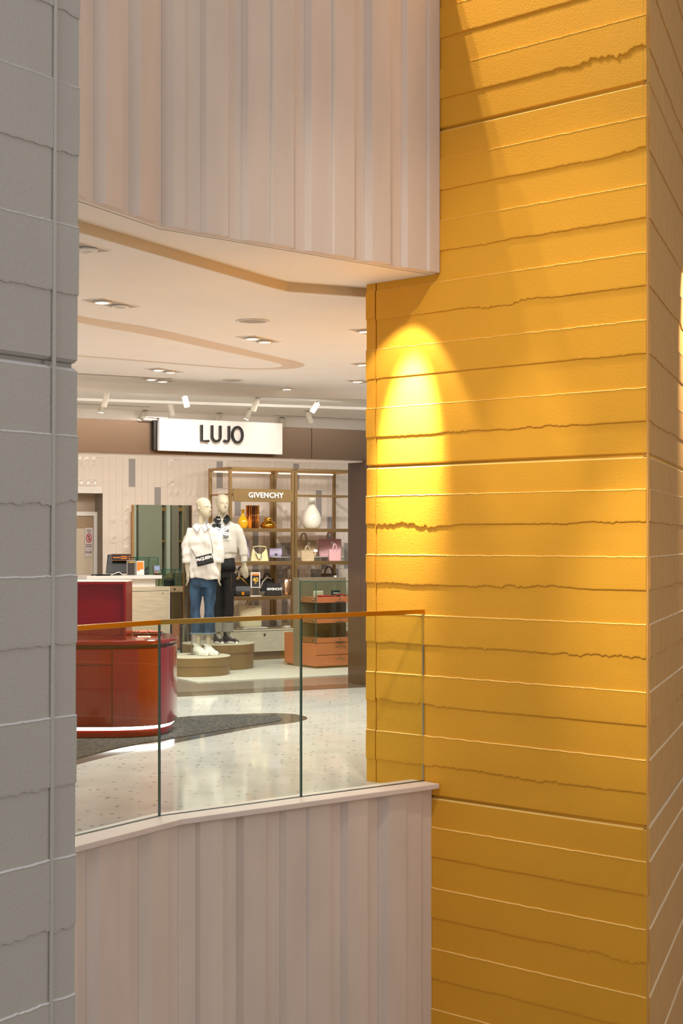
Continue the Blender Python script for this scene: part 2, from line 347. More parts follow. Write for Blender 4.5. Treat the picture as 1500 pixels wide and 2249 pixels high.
bm = prism(BM(), [PL+ldir*2.2, PARA, PEND, PEND-pn*.235, PARA-pn*.235+(-pdir)*.02, PL+ldir*2.2-ln*.235], .020, .05)
struct(build('trim_3', bm, CAP, bevel=.004))
# bulkhead of the floor above
UK = Vector((-.876, 8.07, 0)); UE = Vector((.585, 9.478, 0)); ud = (UE-UK).normalized(); un = Vector((ud.y, -ud.x, 0)); UL = Vector((-1.2, 7.35, 0)); uld = (UL-UK).normalized(); uln = Vector((-uld.y, uld.x, 0))
UPP = [(60, 100, 0), (100, 130, -.03), (142, 191, 0), (191, 219, -.035), (232, 271, 0), (271, 297, -.035), (309, 345, 0), (345, 368, -.035), (381, 407, 0), (407, 447, -.022), (453.5, 502, 0), (502, 541, -.04), (549, 597.5, -.012), (600.5, 646, 0), (646, 679, -.04), (688, 732, -.012), (735, 779, 0), (779, 810, -.035), (818, 858, 0), (858, 891, -.035), (899, 940, -.012), (944, 966, 0)]
BZ = 3.087
wb = struct(build('wall_bulkhead', prism(BM(), [UL+uld*2-uln*.10, UK-un*.10, UE-un*.10, UE-un*.28, UK-un*.28, UL+uld*2-uln*.28], BZ+.10, 5.16), FLU))
fluted(wb, UPP, UK, ud, un, uld, uln, .0, BZ, 5.16, .12)
# ---------------------------------------------------------------- ceilings
rl = [flat(172, 483, BZ), flat(380, 545.5, BZ), flat(585, 606.6, BZ), flat(612, 614, BZ), flat(631, 619, BZ), flat(802, 631.7, BZ)]
dl = (rl[0]-rl[1]).normalized(); rl = [rl[0]+dl*3]+rl; dr = (rl[-1]-rl[-2]).normalized(); rl = rl+[rl[-1]+dr*3]
fr = [UL+uld*3-uln*.05, UL-uln*.05, UK-un*.05, UE-un*.05]
struct(build('ceiling_soffit', prism(BM(), [(p.x, p.y) for p in fr]+[(p.x, p.y) for p in reversed(rl)], BZ-.003, BZ+.10), CEI))
lf = [p+(n_*-.02) for p, n_ in zip(fr, (uln, uln, un, un))]; lf[3] = lf[3]-ud*.02
struct(build('trim_7', prism(BM(), [(p.x, p.y) for p in lf]+[(p.x-.003, p.y+.006) for p in reversed(lf)], BZ-.0045, BZ-.002), mat('soffit_joint', '9a8468', .7)))
MZ = 3.03; EDG = [flat(170, 857, 2.95), flat(400, 867.5, 2.95), flat(803, 877, 2.95)]
ea = (EDG[0]-EDG[1]).normalized(); eb = (EDG[2]-EDG[1]).normalized(); E0 = EDG[0]+ea*5; E3 = EDG[2]+eb*5
ceil = struct(build('ceiling', prism(BM(), [(p.x, p.y) for p in rl]+[(p.x, p.y) for p in (E3, EDG[1], E0)], MZ, MZ+.2), CEI))
# riser lip between the soffit strip and the lower ceiling
bm = BM()
for a, b in zip(rl, rl[1:]):
    v = [bm.verts.new(p) for p in ((a.x, a.y-.004, MZ-.0005), (b.x, b.y-.004, MZ-.0005), (b.x, b.y-.004, BZ+.02), (a.x, a.y-.004, BZ+.02), (a.x, a.y+.03, MZ-.0005), (b.x, b.y+.03, MZ-.0005))]
    bm.faces.new(v[:4]); bm.faces.new((v[1], v[0], v[4], v[5]))
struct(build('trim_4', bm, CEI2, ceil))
# rounded drop along the shop front
bm = BM(); rr = []
for p in (E0, EDG[1], E3):
    q = Vector((-.49, -.87, 0)) if True else 0
    prof = [(-.30, .0), (-.22, -.006), (-.14, -.022), (-.07, -.046), (-.02, -.070), (0, -.080), (.10, -.080), (.10, .15), (-.30, .15)]
    rr.append([(p.x-q.x*t, p.y-q.y*t, MZ+z) for t, z in prof])
rings(bm, rr); struct(build('trim_5', bm, CEI, ceil, smooth=False))
# lowered island with a bevelled rim
def smoothloop(pts, z):
    P = [flat(x, y, z) for x, y in pts]; out = []
    n = len(P)
    for i in range(n-1):
        a, b, c, d = P[max(i-1, 0)], P[i], P[i+1], P[min(i+2, n-1)]
        for k in range(6):
            t = k/6; out.append(.5*((2*b)+(c-a)*t+(2*a-5*b+4*c-d)*t*t+(3*b-a-3*c+d)*t**3))
    out.append(P[-1]); return out
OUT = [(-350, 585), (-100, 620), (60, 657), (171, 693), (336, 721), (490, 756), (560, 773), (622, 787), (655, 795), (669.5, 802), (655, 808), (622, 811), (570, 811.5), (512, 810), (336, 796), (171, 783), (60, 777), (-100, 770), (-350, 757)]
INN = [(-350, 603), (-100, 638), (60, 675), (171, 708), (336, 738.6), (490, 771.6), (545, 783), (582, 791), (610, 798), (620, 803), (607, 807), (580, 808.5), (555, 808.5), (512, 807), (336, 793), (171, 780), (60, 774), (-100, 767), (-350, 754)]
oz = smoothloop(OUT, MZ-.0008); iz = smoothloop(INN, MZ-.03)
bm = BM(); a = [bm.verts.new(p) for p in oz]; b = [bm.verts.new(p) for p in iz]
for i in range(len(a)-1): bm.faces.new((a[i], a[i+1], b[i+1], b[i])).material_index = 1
bm.faces.new(b); struct(build('trim_6', bm, [CEI, mat('rim_shade', 'd6c4ae', .6)], ceil))  # rim colour darkened to paint in the shade band around the island
# shop ceiling behind, with two steps
SZ = 3.08
struct(build('ceiling', prism(BM(), [(E0.x, E0.y+.05), (EDG[1].x, EDG[1].y+.05), (E3.x, E3.y+.05), (E3.x, 24), (E0.x-1, 24), (E0.x-1, E0.y)], SZ, SZ+.1), CEI))
for k, (ya, yb, dz) in enumerate([(880, 906, .03)]):
    a0 = flat(170, ya, SZ-dz); a1 = flat(803, ya+20, SZ-dz); dd = (a1-a0).normalized(); a0 -= dd*3; a1 += dd*3; nn = Vector((-dd.y, dd.x, 0))
    struct(build('trim_%d' % (8+k), prism(BM(), [a0, a1, a1+nn*.35, a0+nn*.35], SZ-dz, SZ), CEI))
# ---------------------------------------------------------------- floors
inn = [PL+ldir*4-ln*.2, PL-ln*.2, PARA-pn*.2, PEND-pn*.2]
fl = struct(build('floor', prism(BM(), [(p.x, p.y) for p in inn]+[(.62, 10.7), (2.0, 12.75), (7, 12.75), (7, 24), (-8, 24), (-8, 5)], -.3, 0), TERR))
struct(build('floor', box(-12, 12, -4, 14, -4.75, -4.6), TERR))
TH0 = flat(500, 1525, 0); TH1 = flat(803, 1509.5, 0); td = (TH1-TH0).normalized(); tn = Vector((-td.y, td.x, 0)); ta = TH0-td*5; tb = TH1+td*4
struct(build('trim_9', prism(BM(), [ta, tb, tb+tn*.42, ta+tn*.42], 0, .002), DSTONE, fl))
struct(build('trim_10', prism(BM(), [ta+tn*.42, tb+tn*.42, tb+tn*6, ta+tn*6], 0, .0025), GSTONE, fl))
cc = flat(433, 1500.5, 0); ct = flat(765, 1484, 0); cd = (ct-cc).normalized(); cl = (flat(385, 1491, 0)-cc).normalized(); cn = Vector((-cd.y, cd.x, 0))
struct(build('trim_11', prism(BM(), [cc, cc+cd*5, cc+cd*5+cn*3.4, cc+cn*3.4-cd*2.6, cc+cl*2.6], .0026, .012), CARPET, fl))
# dark rug inlay under the red desk: polished stone border and carpet field
def curve(pts, z, K=6):
    P = [flat(x, y, 0) for x, y in pts]; n = len(P); out = []
    for i in range(n-1):
        a, b, c, d = P[max(i-1, 0)], P[i], P[i+1], P[min(i+2, n-1)]
        for k in range(K):
            t = k/K; out.append(.5*((2*b)+(c-a)*t+(2*a-5*b+4*c-d)*t*t+(3*b-a-3*c+d)*t**3))
    return out+[P[-1]]
o1 = curve([(20, 1735), (90, 1706), (165, 1681), (267, 1655), (384, 1632), (480, 1614), (575, 1596), (640, 1588), (668, 1582), (675, 1578), (668, 1573), (640, 1568), (590, 1566.5), (530, 1568), (450, 1571), (386, 1576), (200, 1592), (60, 1608)], 0)
struct(build('trim_12', prism(BM(), o1, 0, .0015), DSTONE, fl))
o2 = curve([(20, 1712), (90, 1690), (165, 1668), (267, 1642), (384, 1622), (480, 1606), (560, 1593), (600, 1587), (618, 1582), (615, 1577), (590, 1572.5), (530, 1571.5), (450, 1575), (386, 1580), (200, 1597), (60, 1614)], 0)
struct(build('trim_13', prism(BM(), o2, .0015, .006), RUG, fl))
# ---------------------------------------------------------------- glass balustrade
GP = [flat(163, 1836, .05), flat(350, 1792, .05), flat(661, 1750, .05), flat(930, 1715, .05)]
GP[0] = GP[0]+(GP[0]-GP[1]).normalized()*.35
RT = 1.0655
bal = thing('glass_balustrade', 'frameless glass balustrade with slim brass handrail standing on the cream fluted parapet', 'balustrade', GP[1])
def off(p): return p-GP[1]
for i in range(3):
    a, b = GP[i], GP[i+1]; d = (b-a).normalized(); n = Vector((-d.y, d.x, 0)); a = a+d*.0028; b = b-d*.0028
    A, B = off(a), off(b)
    z0, z1 = -.035, RT-.05-.012
    pane = build('glass_pane', prism(BM(), [A-n*.006, B-n*.006, B+n*.006, A+n*.006], z0, z1), GLASS, bal)
    for q, s in ((A, 1), (B, -1)):
        build('pane_edge', prism(BM(), [q-n*.0062, q-n*.0062+d*s*.0016, q+n*.0062+d*s*.0016, q+n*.0062], z0, z1), GEDGE if not (i == 2 and s == -1) else STEEL, pane)
    ex = d*.0028
    build('handrail', prism(BM(), [A-n*.012-ex, B-n*.012+ex, B+n*.012+ex, A+n*.012-ex], z1, z1+.026), BRASSL, bal, bevel=.002)
    build('base_channel', prism(BM(), [A-n*.010, B-n*.010, B+n*.010, A+n*.010], -.001, .003), mat('dark_gasket', '3a3f3a', .4), bal)
# ---------------------------------------------------------------- shop front portal
F0 = Vector((.247, 16.35, 0))
fa, sa = hit(-150, F0, U); fb = F0+U*3
FB, FT = 2.308, 2.62
wf = struct(build('wall_front', prism(BM(), [fa+V*.01, fb+V*.01, fb+V*.33, fa+V*.33], FB+.004, FT-.004), BRONZE))
for x0, x1 in ((-150, 410), (411, 684), (685, 1100)):
    a = hit(x0, F0, U)[0]; b = hit(x1, F0, U)[0]
    struct(build('trim_14', prism(BM(), [a, b, b+V*.02, a+V*.02], FB, FT), BRONZE, wf, bevel=.002))
struct(build('trim_15', prism(BM(), [fa+V*.06, fb+V*.06, fb+V*.30, fa+V*.30], FB-.012, FB+.004), WHITE, wf))
jm = thing('portal_jamb', 'dark bronze door jamb of the shop front against the yellow pier', 'pillar', F0, RU)
build('panel', box(0, .45, .0, .10, 0, FB), DBROWN, jm, bevel=.003)
build('panel', box(.002, .45, .103, .345, 0, FB), DBROWN, jm, bevel=.003)
# ---------------------------------------------------------------- shop back wall with tiles
R0 = Vector((-.849, 19.8, 0)); W0 = R0+V*.70
def ws(px): return hit(px, W0, U)[1]
sL, sR = ws(60), ws(800); dn0, dn1 = ws(100), ws(230); Yd = (W0+U*dn1).y; dz = zof(1083.5, Yd)
wbk = struct(build('wall_back', box(sL, dn0, 0, .3, 0, 3.08), GROUT, None, loc=W0, rz=RU))
struct(build('wall_back', box(dn1, sR+1.5, 0, .3, 0, 3.08), GROUT, wbk))
struct(build('wall_back', box(dn0, dn1, 0, .3, dz, 3.08), GROUT, wbk))
TW, TH = .0862, .345
def tile_mesh(kind, h=TH):
    g = .0007
    if kind < 2: bm = box(g, TW-g, -.008, 0, g, h-g)
    else:
        bm = BM(); R = []
        for j in range(13):
            t = j/12; wv = .012*math.exp(-((t-.22)/.07)**2)*math.sin((t-.22)*26)+.015*math.exp(-((t-.80)/.08)**2)*math.cos((t-.8)*16)
            z = g+(h-2*g)*t; R.append([(g, -.010, z+.0), (TW/2, -.012-abs(wv)*1.6, z+.006), (TW-g, -.010-wv*.6, z), (TW-g, 0, z), (g, 0, z)])
        rings(bm, R)
    bmesh.ops.recalc_face_normals(bm, faces=bm.faces[:]); me = bpy.data.meshes.new('tile'); bm.to_mesh(me); bm.free()
    me.materials.append(TILEG if kind in (1, 3) else TILE)
    return me
TM = [tile_mesh(k) for k in range(4)]
short = {}
rnd = random.Random(4); i0 = int(math.floor(ws(160)/TW)); i1 = int(ws(778)/TW)
zr0 = 2.146
m0, m1 = ws(287), ws(416); mirz = zof(1100, (W0+U*m0).y)
GREYF = [(292, 1035), (476, 1040), (648, 1045), (526, 1118), (563, 1178), (695, 1090), (730, 1148), (345, 1085)]
WAVEF = [(372, 1030), (205, 1150), (277, 1100), (277, 1150), (410, 1085), (277, 1220), (560, 1130), (590, 1150), (735, 1120), (735, 1035), (385, 1010), (170, 1050), (430, 1080)]
def inset(F, s, z):
    for px, py in F:
        if abs(ws(px)-s-TW/2) < TW/2 and abs(zof(py, (W0+U*s).y)-z-TH/2) < TH/2: return True
    return False
cnt = 0; rest = BM()
for k in range(1, -8, -1):
    z = zr0+k*TH
    for i in range(i0, i1+1):
        s = i*TW
        if s+TW > dn0 and s+TW/2 < dn1 and z+TH/2 < dz: continue
        if s > m0-.02 and s+TW < m1+.02 and z+TH*.6 < mirz: continue
        low = k <= -3 and s > ws(500)
        kind = 0
        if inset(GREYF, s, z): kind = 1
        elif inset(WAVEF, s, z): kind = 2
        elif low and rnd.random() < .42: kind = rnd.choice((1, 3))
        elif rnd.random() < .10: kind = 2
        if z < -.2: continue
        if cnt < 296 and k > -6:
            o = bpy.data.objects.new('tile', TM[kind]); COL.objects.link(o); o.parent = wbk; o.location = (s, 0, z); cnt += 1
        elif z > -.01: bx(rest, s+.0015, s+TW-.0015, -.01, 0, max(z, 0), z+TH-.0015)
so = build('tile_base', rest, TILE, wbk); so['kind'] = 'stuff'
# door niche
nz = zof(1290, Yd)
struct(build('wall_niche', box(dn0, dn1, .30, .36, 0, dz+.1), mat('niche_plaster', 'b7a48e', .7, var=.12), wbk))
struct(build('wall_niche', box(dn1, dn1+.02, .0, .32, 0, dz), mat('niche_plaster', 'b7a48e', .7), wbk))
sd0, sd1 = ws(100)+.2, ws(222)+.06
dr_ = struct(build('door_1', box(sd0, sd1-.06, .255, .295, 0, zof(1133, Yd+.2)), mat('door_paint', 'd6c6ac', .5), wbk, bevel=.003))
struct(build('door_frame', bx(bx(BM(), sd1-.055, sd1, .23, .31, 0, zof(1124, Yd+.2)), sd0-.05, sd1, .231, .309, zof(1133, Yd+.2), zof(1124, Yd+.2)), WHITE, wbk, bevel=.003))
build('transom_panel', box(sd0, sd1-.06, .247, .256, zof(1160, Yd+.2), zof(1134, Yd+.2)), mat('transom', 'a98f70', .5), dr_)
# inner front wall of the shop, right of the entrance: wall panels and shelves that the tall mirror shows
ws2 = struct(build('wall_inner', box(-.40, 3.6, -4.2, -4.05, 0, 3.08), mat('side_wall', '7f776a', .5), None, loc=W0, rz=RU))
sp = mat('sage_panel', 'a9aa9b', .3); gp = mat('taupe_panel', '948a7c', .5); pw = mat('pale_panel', 'cfd3c6', .3)
for x0, x1, m_ in ((.1, .2, pw), (.24, .62, sp), (.70, .76, pw), (.78, .90, gp), (.98, 1.04, pw), (1.12, 1.22, pw), (1.22, 1.29, gp), (1.34, 1.42, pw), (1.42, 1.50, gp), (1.6, 1.9, sp), (2.0, 2.3, gp), (2.5, 2.9, sp)):
    build('wall_panel', box(x0, x1, -4.05, -3.93, 0.02, 2.9), m_, ws2)
build('shelf', box(-.3, 3.4, -4.05, -3.98, 1.93, 1.99), mat('oak', 'b98c55', .5), ws2)
build('shelf', box(-.3, 3.4, -4.05, -3.98, 1.46, 1.49), mat('oak', 'b98c55', .5), ws2)
struct(build('wall_return', box(-4.4, -4.2, -4, .3, 0, 3.08), WHITE, None, loc=W0, rz=RU))
# ---------------------------------------------------------------- LUJO sign on the portal
a = hit(350, F0-V*.10, U)[0]; b = hit(620.5, F0-V*.10, U)[0]; Lg = (b-a).length; zs = zof(989.5, a.y); zt = zof(918, a.y)
sg = thing('shop_sign', 'white shop sign board with dark raised letters LUJO hung on the bronze portal', 'sign', (a.x, a.y, zs), RU)
h = zt-zs
build('sign_board', box(0, Lg, 0, .045, 0, h), mat('sign_white', 'c6c0b9', .35), sg, bevel=.003)
build('sign_back', box(-.035, Lg-.02, .045, .10, .01, h-.02), BLACK, sg)
build('bracket', bx(bx(BM(), -.14, -.01, .03, .06, h-.02, h), -.14, .09, .0, .09, h+.001, h+.008), STEEL, sg)
LET = mat('letter_black', '141210', .3)
def stroke(bm, pts, w, y0, y1, closed=False):
    n = len(pts); L_, R_ = [], []
    for i in range(n):
        p = Vector(pts[i]); q0 = Vector(pts[(i-1) % n] if closed or i else pts[0]); q1 = Vector(pts[(i+1) % n] if closed or i < n-1 else pts[-1])
        t = (q1-q0).normalized(); m = Vector((-t.y, t.x))
        if 0 < i < n-1 or closed:
            t0 = (p-q0).normalized(); t1 = (q1-p).normalized(); m0 = Vector((-t0.y, t0.x)); k = max(.5, m.dot(m0)); m = m/k
        L_.append(p+m*w/2); R_.append(p-m*w/2)
    rings(bm, [[(l.x, y0, l.y), (r.x, y0, r.y), (r.x, y1, r.y), (l.x, y1, l.y)] for l, r in zip(L_, R_)], closed=closed)
def sx(px): return hit(px, F0-V*.13, U)[1]-hit(350, F0-V*.10, U)[1]
ch = .162; cz = .095; wv = .021
c1 = BM(); x = sx(443.5); stroke(c1, [(x, cz+ch), (x, cz+wv/2), (sx(460), cz+wv/2)], wv, -.035, -.012)
c2 = BM(); x0, x1 = sx(466.5), sx(484.5); r = (x1-x0)/2; stroke(c2, [(x0, cz+ch), (x0, cz+r*1.1)]+[(x0+r-r*math.cos(t*math.pi/12), cz+wv/2+r-r*math.sin(t*math.pi/12)) for t in range(1, 12)]+[(x1, cz+r*1.1), (x1, cz+ch)], wv, -.035, -.012)
c3 = BM(); x1 = sx(503.5); x0 = sx(491); r = .05; stroke(c3, [(x1, cz+ch), (x1, cz+.06)]+[(x1-.031+.031*math.cos(t*math.pi/14), cz+.045-.034*math.sin(t*math.pi/14)) for t in range(1, 12)], wv, -.035, -.012)
c4 = BM(); xc = sx(522); rr_ = sx(533)-xc; stroke(c4, [(xc+rr_*math.cos(t*math.pi/16), cz+ch/2+(ch/2-wv/2+.004)*math.sin(t*math.pi/16)) for t in range(32)], wv, -.035, -.012, True)
for c in (c1, c2, c3, c4): build('letter', c, LET, sg)
# ---------------------------------------------------------------- ceiling fixtures
LD = Vector((.43, .90, 0)).normalized(); LP_ = Vector((LD.y, -LD.x, 0)); AL = math.atan2(LD.y, LD.x)
spots = [(244, 665.5, 0, 'recessed twin ceiling light nearest the curved soffit, with one lit lamp'), (568, 744.5, 1, 'recessed twin ceiling light behind the round speaker grille'), (165, 538, 0, 'recessed ceiling light cut by the grey pier beside the soffit step'),
         (193, 749.3, 0, 'small recessed ceiling light at the left inside the outlined island'), (361, 812.8, 1, 'recessed ceiling light near the black dotted air diffuser'), (815, 729, 0, 'recessed ceiling light at the upper edge of the yellow pier'),
         (808, 801.5, 1, 'recessed ceiling light half hidden by the yellow pier below the first'), (795, 838, 0, 'recessed ceiling light at the yellow pier closest to the ceiling drop'), (345, 833.5, 2, 'bright recessed ceiling light beside the left end of the ceiling drop'), (640, 854.5, 2, 'bright recessed ceiling light beside the ceiling drop above the sign')]
for (px, py, k, lab) in spots:
    p = flat(px, py, MZ); t = thing('ceiling_light', lab, 'ceiling light', (p.x, p.y, MZ), AL, 'recessed lights of the mall ceiling')
    W2, H2 = .205, .085
    fr_ = BM(); bx(fr_, -W2, W2, -H2, -H2+.006, -.006, .0); bx(fr_, -W2, W2, H2-.006, H2, -.006, 0); bx(fr_, -W2, -W2+.006, -H2+.006, H2-.006, -.006, 0); bx(fr_, W2-.006, W2, -H2+.006, H2-.006, -.006, 0)
    build('frame', fr_, WHITE, t)
    build('housing', box(-W2+.006, W2-.006, -H2+.006, H2-.006, -.002, -.0005), mat('housing_grey', 'b9b0a4', .5), t)
    for s in (-1, 1):
        c = s*.1; bm = BM(); lathe(bm, [(.058, -.003), (.062, -.014 if s*k != 1 else -.02), (.045, -.016), (.04, -.008)], 20, (c, 0, 0)); ri = build('lamp_ring', bm, WHITE, t, smooth=True)
        build('lamp_lens', lathe(BM(), [(.0, -.012), (.040, -.0145), (.0, -.016)], 18, (c, 0, 0)), LAMP if (s < 0 or k == 2 or k == 1) else mat('lens_off', 'cfd2ce', .2), ri)
for (px, py, lab) in ((555, 704.5, 'round grey ceiling speaker grille in front of a twin light'), (510, 834.5, 'small far round ceiling speaker grille behind the outlined island')):
    p = flat(px, py, MZ if py < 800 else MZ); t = thing('ceiling_speaker', lab, 'speaker', (p.x, p.y, MZ))
    build('rim', lathe(BM(), [(.115, 0), (.118, -.006), (.104, -.008), (.100, -.003)], 32), WHITE, t, smooth=True)
    build('grille', lathe(BM(), [(.0, -.001), (.101, -.0035), (0, -.005)], 32), mat('grille_grey', 'a39c92', .6), t)
def diffuser(pa, pb, z, lab, n):
    A = flat(*pa, z); B = flat(*pb, z); L_ = (B-A).length; t = thing('air_diffuser', lab, 'air vent', (A.x, A.y, z), math.atan2(B.y-A.y, B.x-A.x))
    build('slot_frame', box(0, L_, -.05, .05, -.004, 0), WHITE, t)
    for r in (-.022, .022):
        bm = BM()
        for i in range(n): q = (i+.5)*L_/n; bx(bm, q-L_/n*.3, q+L_/n*.3, r-.013, r+.013, -.0055, -.0042)
        o = build('slots', bm, BLACK, t); o['kind'] = 'stuff'
diffuser((120, 817), (378, 831.5), MZ, 'long slotted air diffuser on the mall ceiling by the left light', 40)
diffuser((120, 884), (330, 893), SZ, 'slotted air diffuser on the shop ceiling above the bronze portal', 40)
diffuser((600, 911), (810, 921), SZ, 'slotted air diffuser on the shop ceiling near the yellow pier', 40)
cy = [(237, 857, 228, 893, 0, 'unlit white cylinder spotlight in front at the far left'), (226, 886, 222, 905, 1, 'lit white cylinder spotlight behind the front left one'), (372, 883, 379, 913, 0, 'white cylinder spotlight just behind the left end of the shop sign'), (320, 901, 308, 922, 1, 'lit white cylinder spotlight left of the shop sign bracket'),
      (404, 866, 411, 894, 0, 'white cylinder spotlight leaning right above the letter L side of the sign'), (566, 873, 556, 902, 0, 'white cylinder spotlight above the letter O of the sign'), (552, 896, 541, 920, 1, 'lit white cylinder spotlight aimed down just above the letter O'), (484, 907, 470, 932, 0, 'white cylinder spotlight half hidden behind the middle of the sign'),
      (700, 881, 685, 905, 0, 'white cylinder spotlight leaning left between sign and yellow pier'), (674, 901, 683, 929, 0, 'white cylinder spotlight right of the sign, leaning right'), (619, 916, 622, 938, 0, 'white cylinder spotlight behind the right corner of the sign'), (765, 925, 750, 947, 0, 'white cylinder spotlight nearest the yellow pier, sunk behind the portal')]
for (x0, y0, x1, y1, lit, lab) in cy:
    p = flat(x0, y0, SZ); q = Vector(((x1-CX)/FPX*(p.y+.02), p.y+.02, zof(y1, p.y+.02)))
    t = thing('spotlight', lab, 'spotlight', (p.x, p.y, SZ), 0, 'cylinder spotlights of the shop ceiling')
    d = q-p; e = d.normalized(); r = 6.6*p.y/FPX; st = d.length*.22
    build('ceiling_mount', lathe(BM(), [(r*.75, 0), (r*.8, -.012), (r*.2, -.014)], 18), STEEL, t, smooth=True)
    build('stem', cyl(BM(), (0, 0, -.008), e*st*1.05, r*.3, 10), WHITE, t, smooth=True)
    bd = build('barrel', cyl(BM(), e*st*.7, d, r, 20), mat('barrel_paint', 'd5cbb9', .5), t)
    build('lamp_lens', cyl(BM(), d*1.0, d*1.0+e*.004, r*.8, 18), LAMP if lit else mat('lens_off', 'cfd2ce', .2), bd)
# ---------------------------------------------------------------- red desk
DC = Vector((-2.0, 12.5, 0))
rdk = thing('reception_desk', 'rounded glossy red service desk with glowing plinth line on the dark inlay', 'desk', DC)
def sup(a, b, z, e=3.0, n=96):
    out = []
    for i in range(n):
        t = 2*math.pi*i/n; c, s = math.cos(t), math.sin(t); x = math.copysign(abs(c)**(2/e), c)*a
        if x < 0: x *= 1.9
        out.append((x, math.copysign(abs(s)**(2/e), s)*b, z))
    return out
def band(prof): return rings(BM(), [sup(.70+o, .55+o, z) for o, z in prof])
build('plinth', band([(-.05, .006), (-.03, .012), (-.03, .062), (-.034, .064)]), RED, rdk, smooth=False)
build('light_strip', band([(-.034, .064), (-.022, .065), (-.022, .088), (-.034, .089)]), LED, rdk)
bd = build('body', band([(-.03, .089), (.0, .090), (.0, .672), (-.006, .678), (-.03, .678)]), RED, rdk, smooth=False)
build('reveal', band([(-.028, .678), (-.028, .705)]), REDD, rdk)
build('desktop', band([(-.02, .705), (.006, .706), (.010, .712), (.010, .734), (.004, .74), (-.02, .74)]), RED, rdk)
# recessed seams of drawer and door on the front
def frontY(x):
    a, b, e = .70, .55, 3.0; q = abs(x)/(a if x >= 0 else a*1.9); return -b*(max(0, 1-q**e))**(1/e)
sx_ = (248-CX)/FPX*12.0-DC.x; zA, zB = zof(1421, 11.95), zof(1461, 11.95)
def seam(bm, x0, x1, z0, z1, w=.004):
    N = 10; rs = []
    for i in range(N+1):
        x = x0+(x1-x0)*i/N; y = frontY(x); rs.append([(x, y-.0016, z0), (x, y+.003, z0), (x, y+.003, z1), (x, y-.0016, z1)])
    rings(bm, rs)
for nm, z0, z1 in (('drawer_seam', zB, zA), ('door_seam', .11, zB)):
    bm = BM(); seam(bm, -.75, sx_, z1-.003, z1+.003); seam(bm, -.75, sx_, z0-.002, z0+.002); seam(bm, sx_-.003, sx_+.003, z0, z1); build(nm, bm, REDD, bd)
# raised cabinet on the desk
rb = thing('display_cabinet', 'tall glossy red box with a framed recessed front standing on the red desk', 'cabinet', (-1.649, 12.2, .7405))
Hh = zof(1278, 12.2)-.74
build('carcass', box(-1.3, 0, .03, .36, 0, Hh-.001), RED, rb, bevel=.004)
f = BM(); e_ = .022; bx(f, -e_, 0, -.012, .03, 0, Hh); bx(f, -1.3, -e_, -.012, .03, Hh-e_, Hh); bx(f, -1.3, -e_, -.012, .03, 0, .012)
build('front_frame', f, RED, rb, bevel=.002); build('top_trim', box(-1.3, .001, -.013, .36, Hh, Hh+.006), mat('pale_trim', 'd9cdb8', .4), rb)
# things on the desk top
p = flat(302, 1403, .74); lf = thing('leaflet', 'small orange and white leaflet lying on the red desk top', 'leaflet', (p.x+.02, 12.45, .7403), .1)
build('sheet', box(-.05, .05, -.07, .07, 0, .002), PWHITE, lf); build('print_block', box(-.03, .035, -.055, .02, .002, .003), mat('flyer_orange', 'f08a2c', .5), lf)
tr = thing('candy_tray', 'low dish of wrapped sweets on the right end of the red desk', 'tray', (-1.56, 12.80, .7403))
build('dish', lathe(BM(), [(.11, 0), (.145, .012), (.14, .012), (.105, .004)], 32), STEEL, tr, smooth=True)
bm = BM(); rr2 = random.Random(3)
for i in range(46):
    a_, r_ = rr2.random()*6.28, .12*math.sqrt(rr2.random()); c = Vector((r_*math.cos(a_), r_*math.sin(a_), .018)); bmesh.ops.create_icosphere(bm, subdivisions=1, radius=.012, matrix=Matrix.Translation(c))
o = build('sweets', bm, mat('sweets_foil', '9a3a26', .25, .5), tr); o['kind'] = 'stuff'
# ---------------------------------------------------------------- brass display rack
s507, s648, s783 = hit(507, R0, U)[1], hit(647.5, R0, U)[1], hit(783, R0, U)[1]
O = R0+U*s507
rk = thing('display_rack', 'tall brass framed display rack with glassy open bays against the tiled wall', 'shelf', O, RU)
b1 = s648-s507; b2 = s783-s507; dp = .57; tq = .018
SH = [zof(1028, 19.75), zof(1085, 19.75), zof(1161, 19.75), zof(1234, 19.75), zof(1310, 19.75), zof(1381, 19.75)]
for x in (0, b1-.022, b1+.022, b2): build('front_post', box(x-tq, x+tq, -.0, .036, .384, SH[0]), BRASS, rk, bevel=.002)
for x in (0, b1-.022, b1+.022, b2): build('back_post', box(x-tq, x+tq, dp-.036, dp, .384, SH[0]), BRASS, rk, bevel=.002)
bm = BM(); bx(bm, -tq, b2+tq, 0, .03, SH[0]-.03, SH[0]+.004); build('top_rail', bm, BRASS, rk, bevel=.002)
build('top_rail', box(-tq, b2+tq, dp-.03, dp, SH[0]-.03, SH[0]+.003), BRASS, rk, bevel=.002)
for x in (0, b1, b2): build('side_rail', box(x-tq, x+tq, .03, dp-.03, SH[0]-.03, SH[0]+.002), BRASS, rk); build('side_rail', box(x-tq*.8, x+tq*.8, .03, dp-.03, SH[1]-.02, SH[1]), BRASS, rk)
SP = mat('shelf_plate', 'b09a78', .35, .4)
for j, z in enumerate(SH[1:], 1):
    for (xa, xb) in ((tq, b1-.04), (b1+.04, b2-tq)):
        if j == 1: build('cross_rail', box(xa, xb, 0, .03, z-.028, z), BRASS, rk); continue
        sh = build('shelf', box(xa, xb, .002, dp-.04, z-.012, z), SP, rk); build('shelf_edge', box(xa, xb, -.004, .012, z-(.040 if j < 5 else .011), z+.003), BRASS, sh, bevel=.002)
        build('led_strip', box(xa+.02, xb-.02, dp-.06, dp-.045, z-.022, z-.013), mat('shelf_led', 'ffe9cc', .5, emit=2.2), sh)
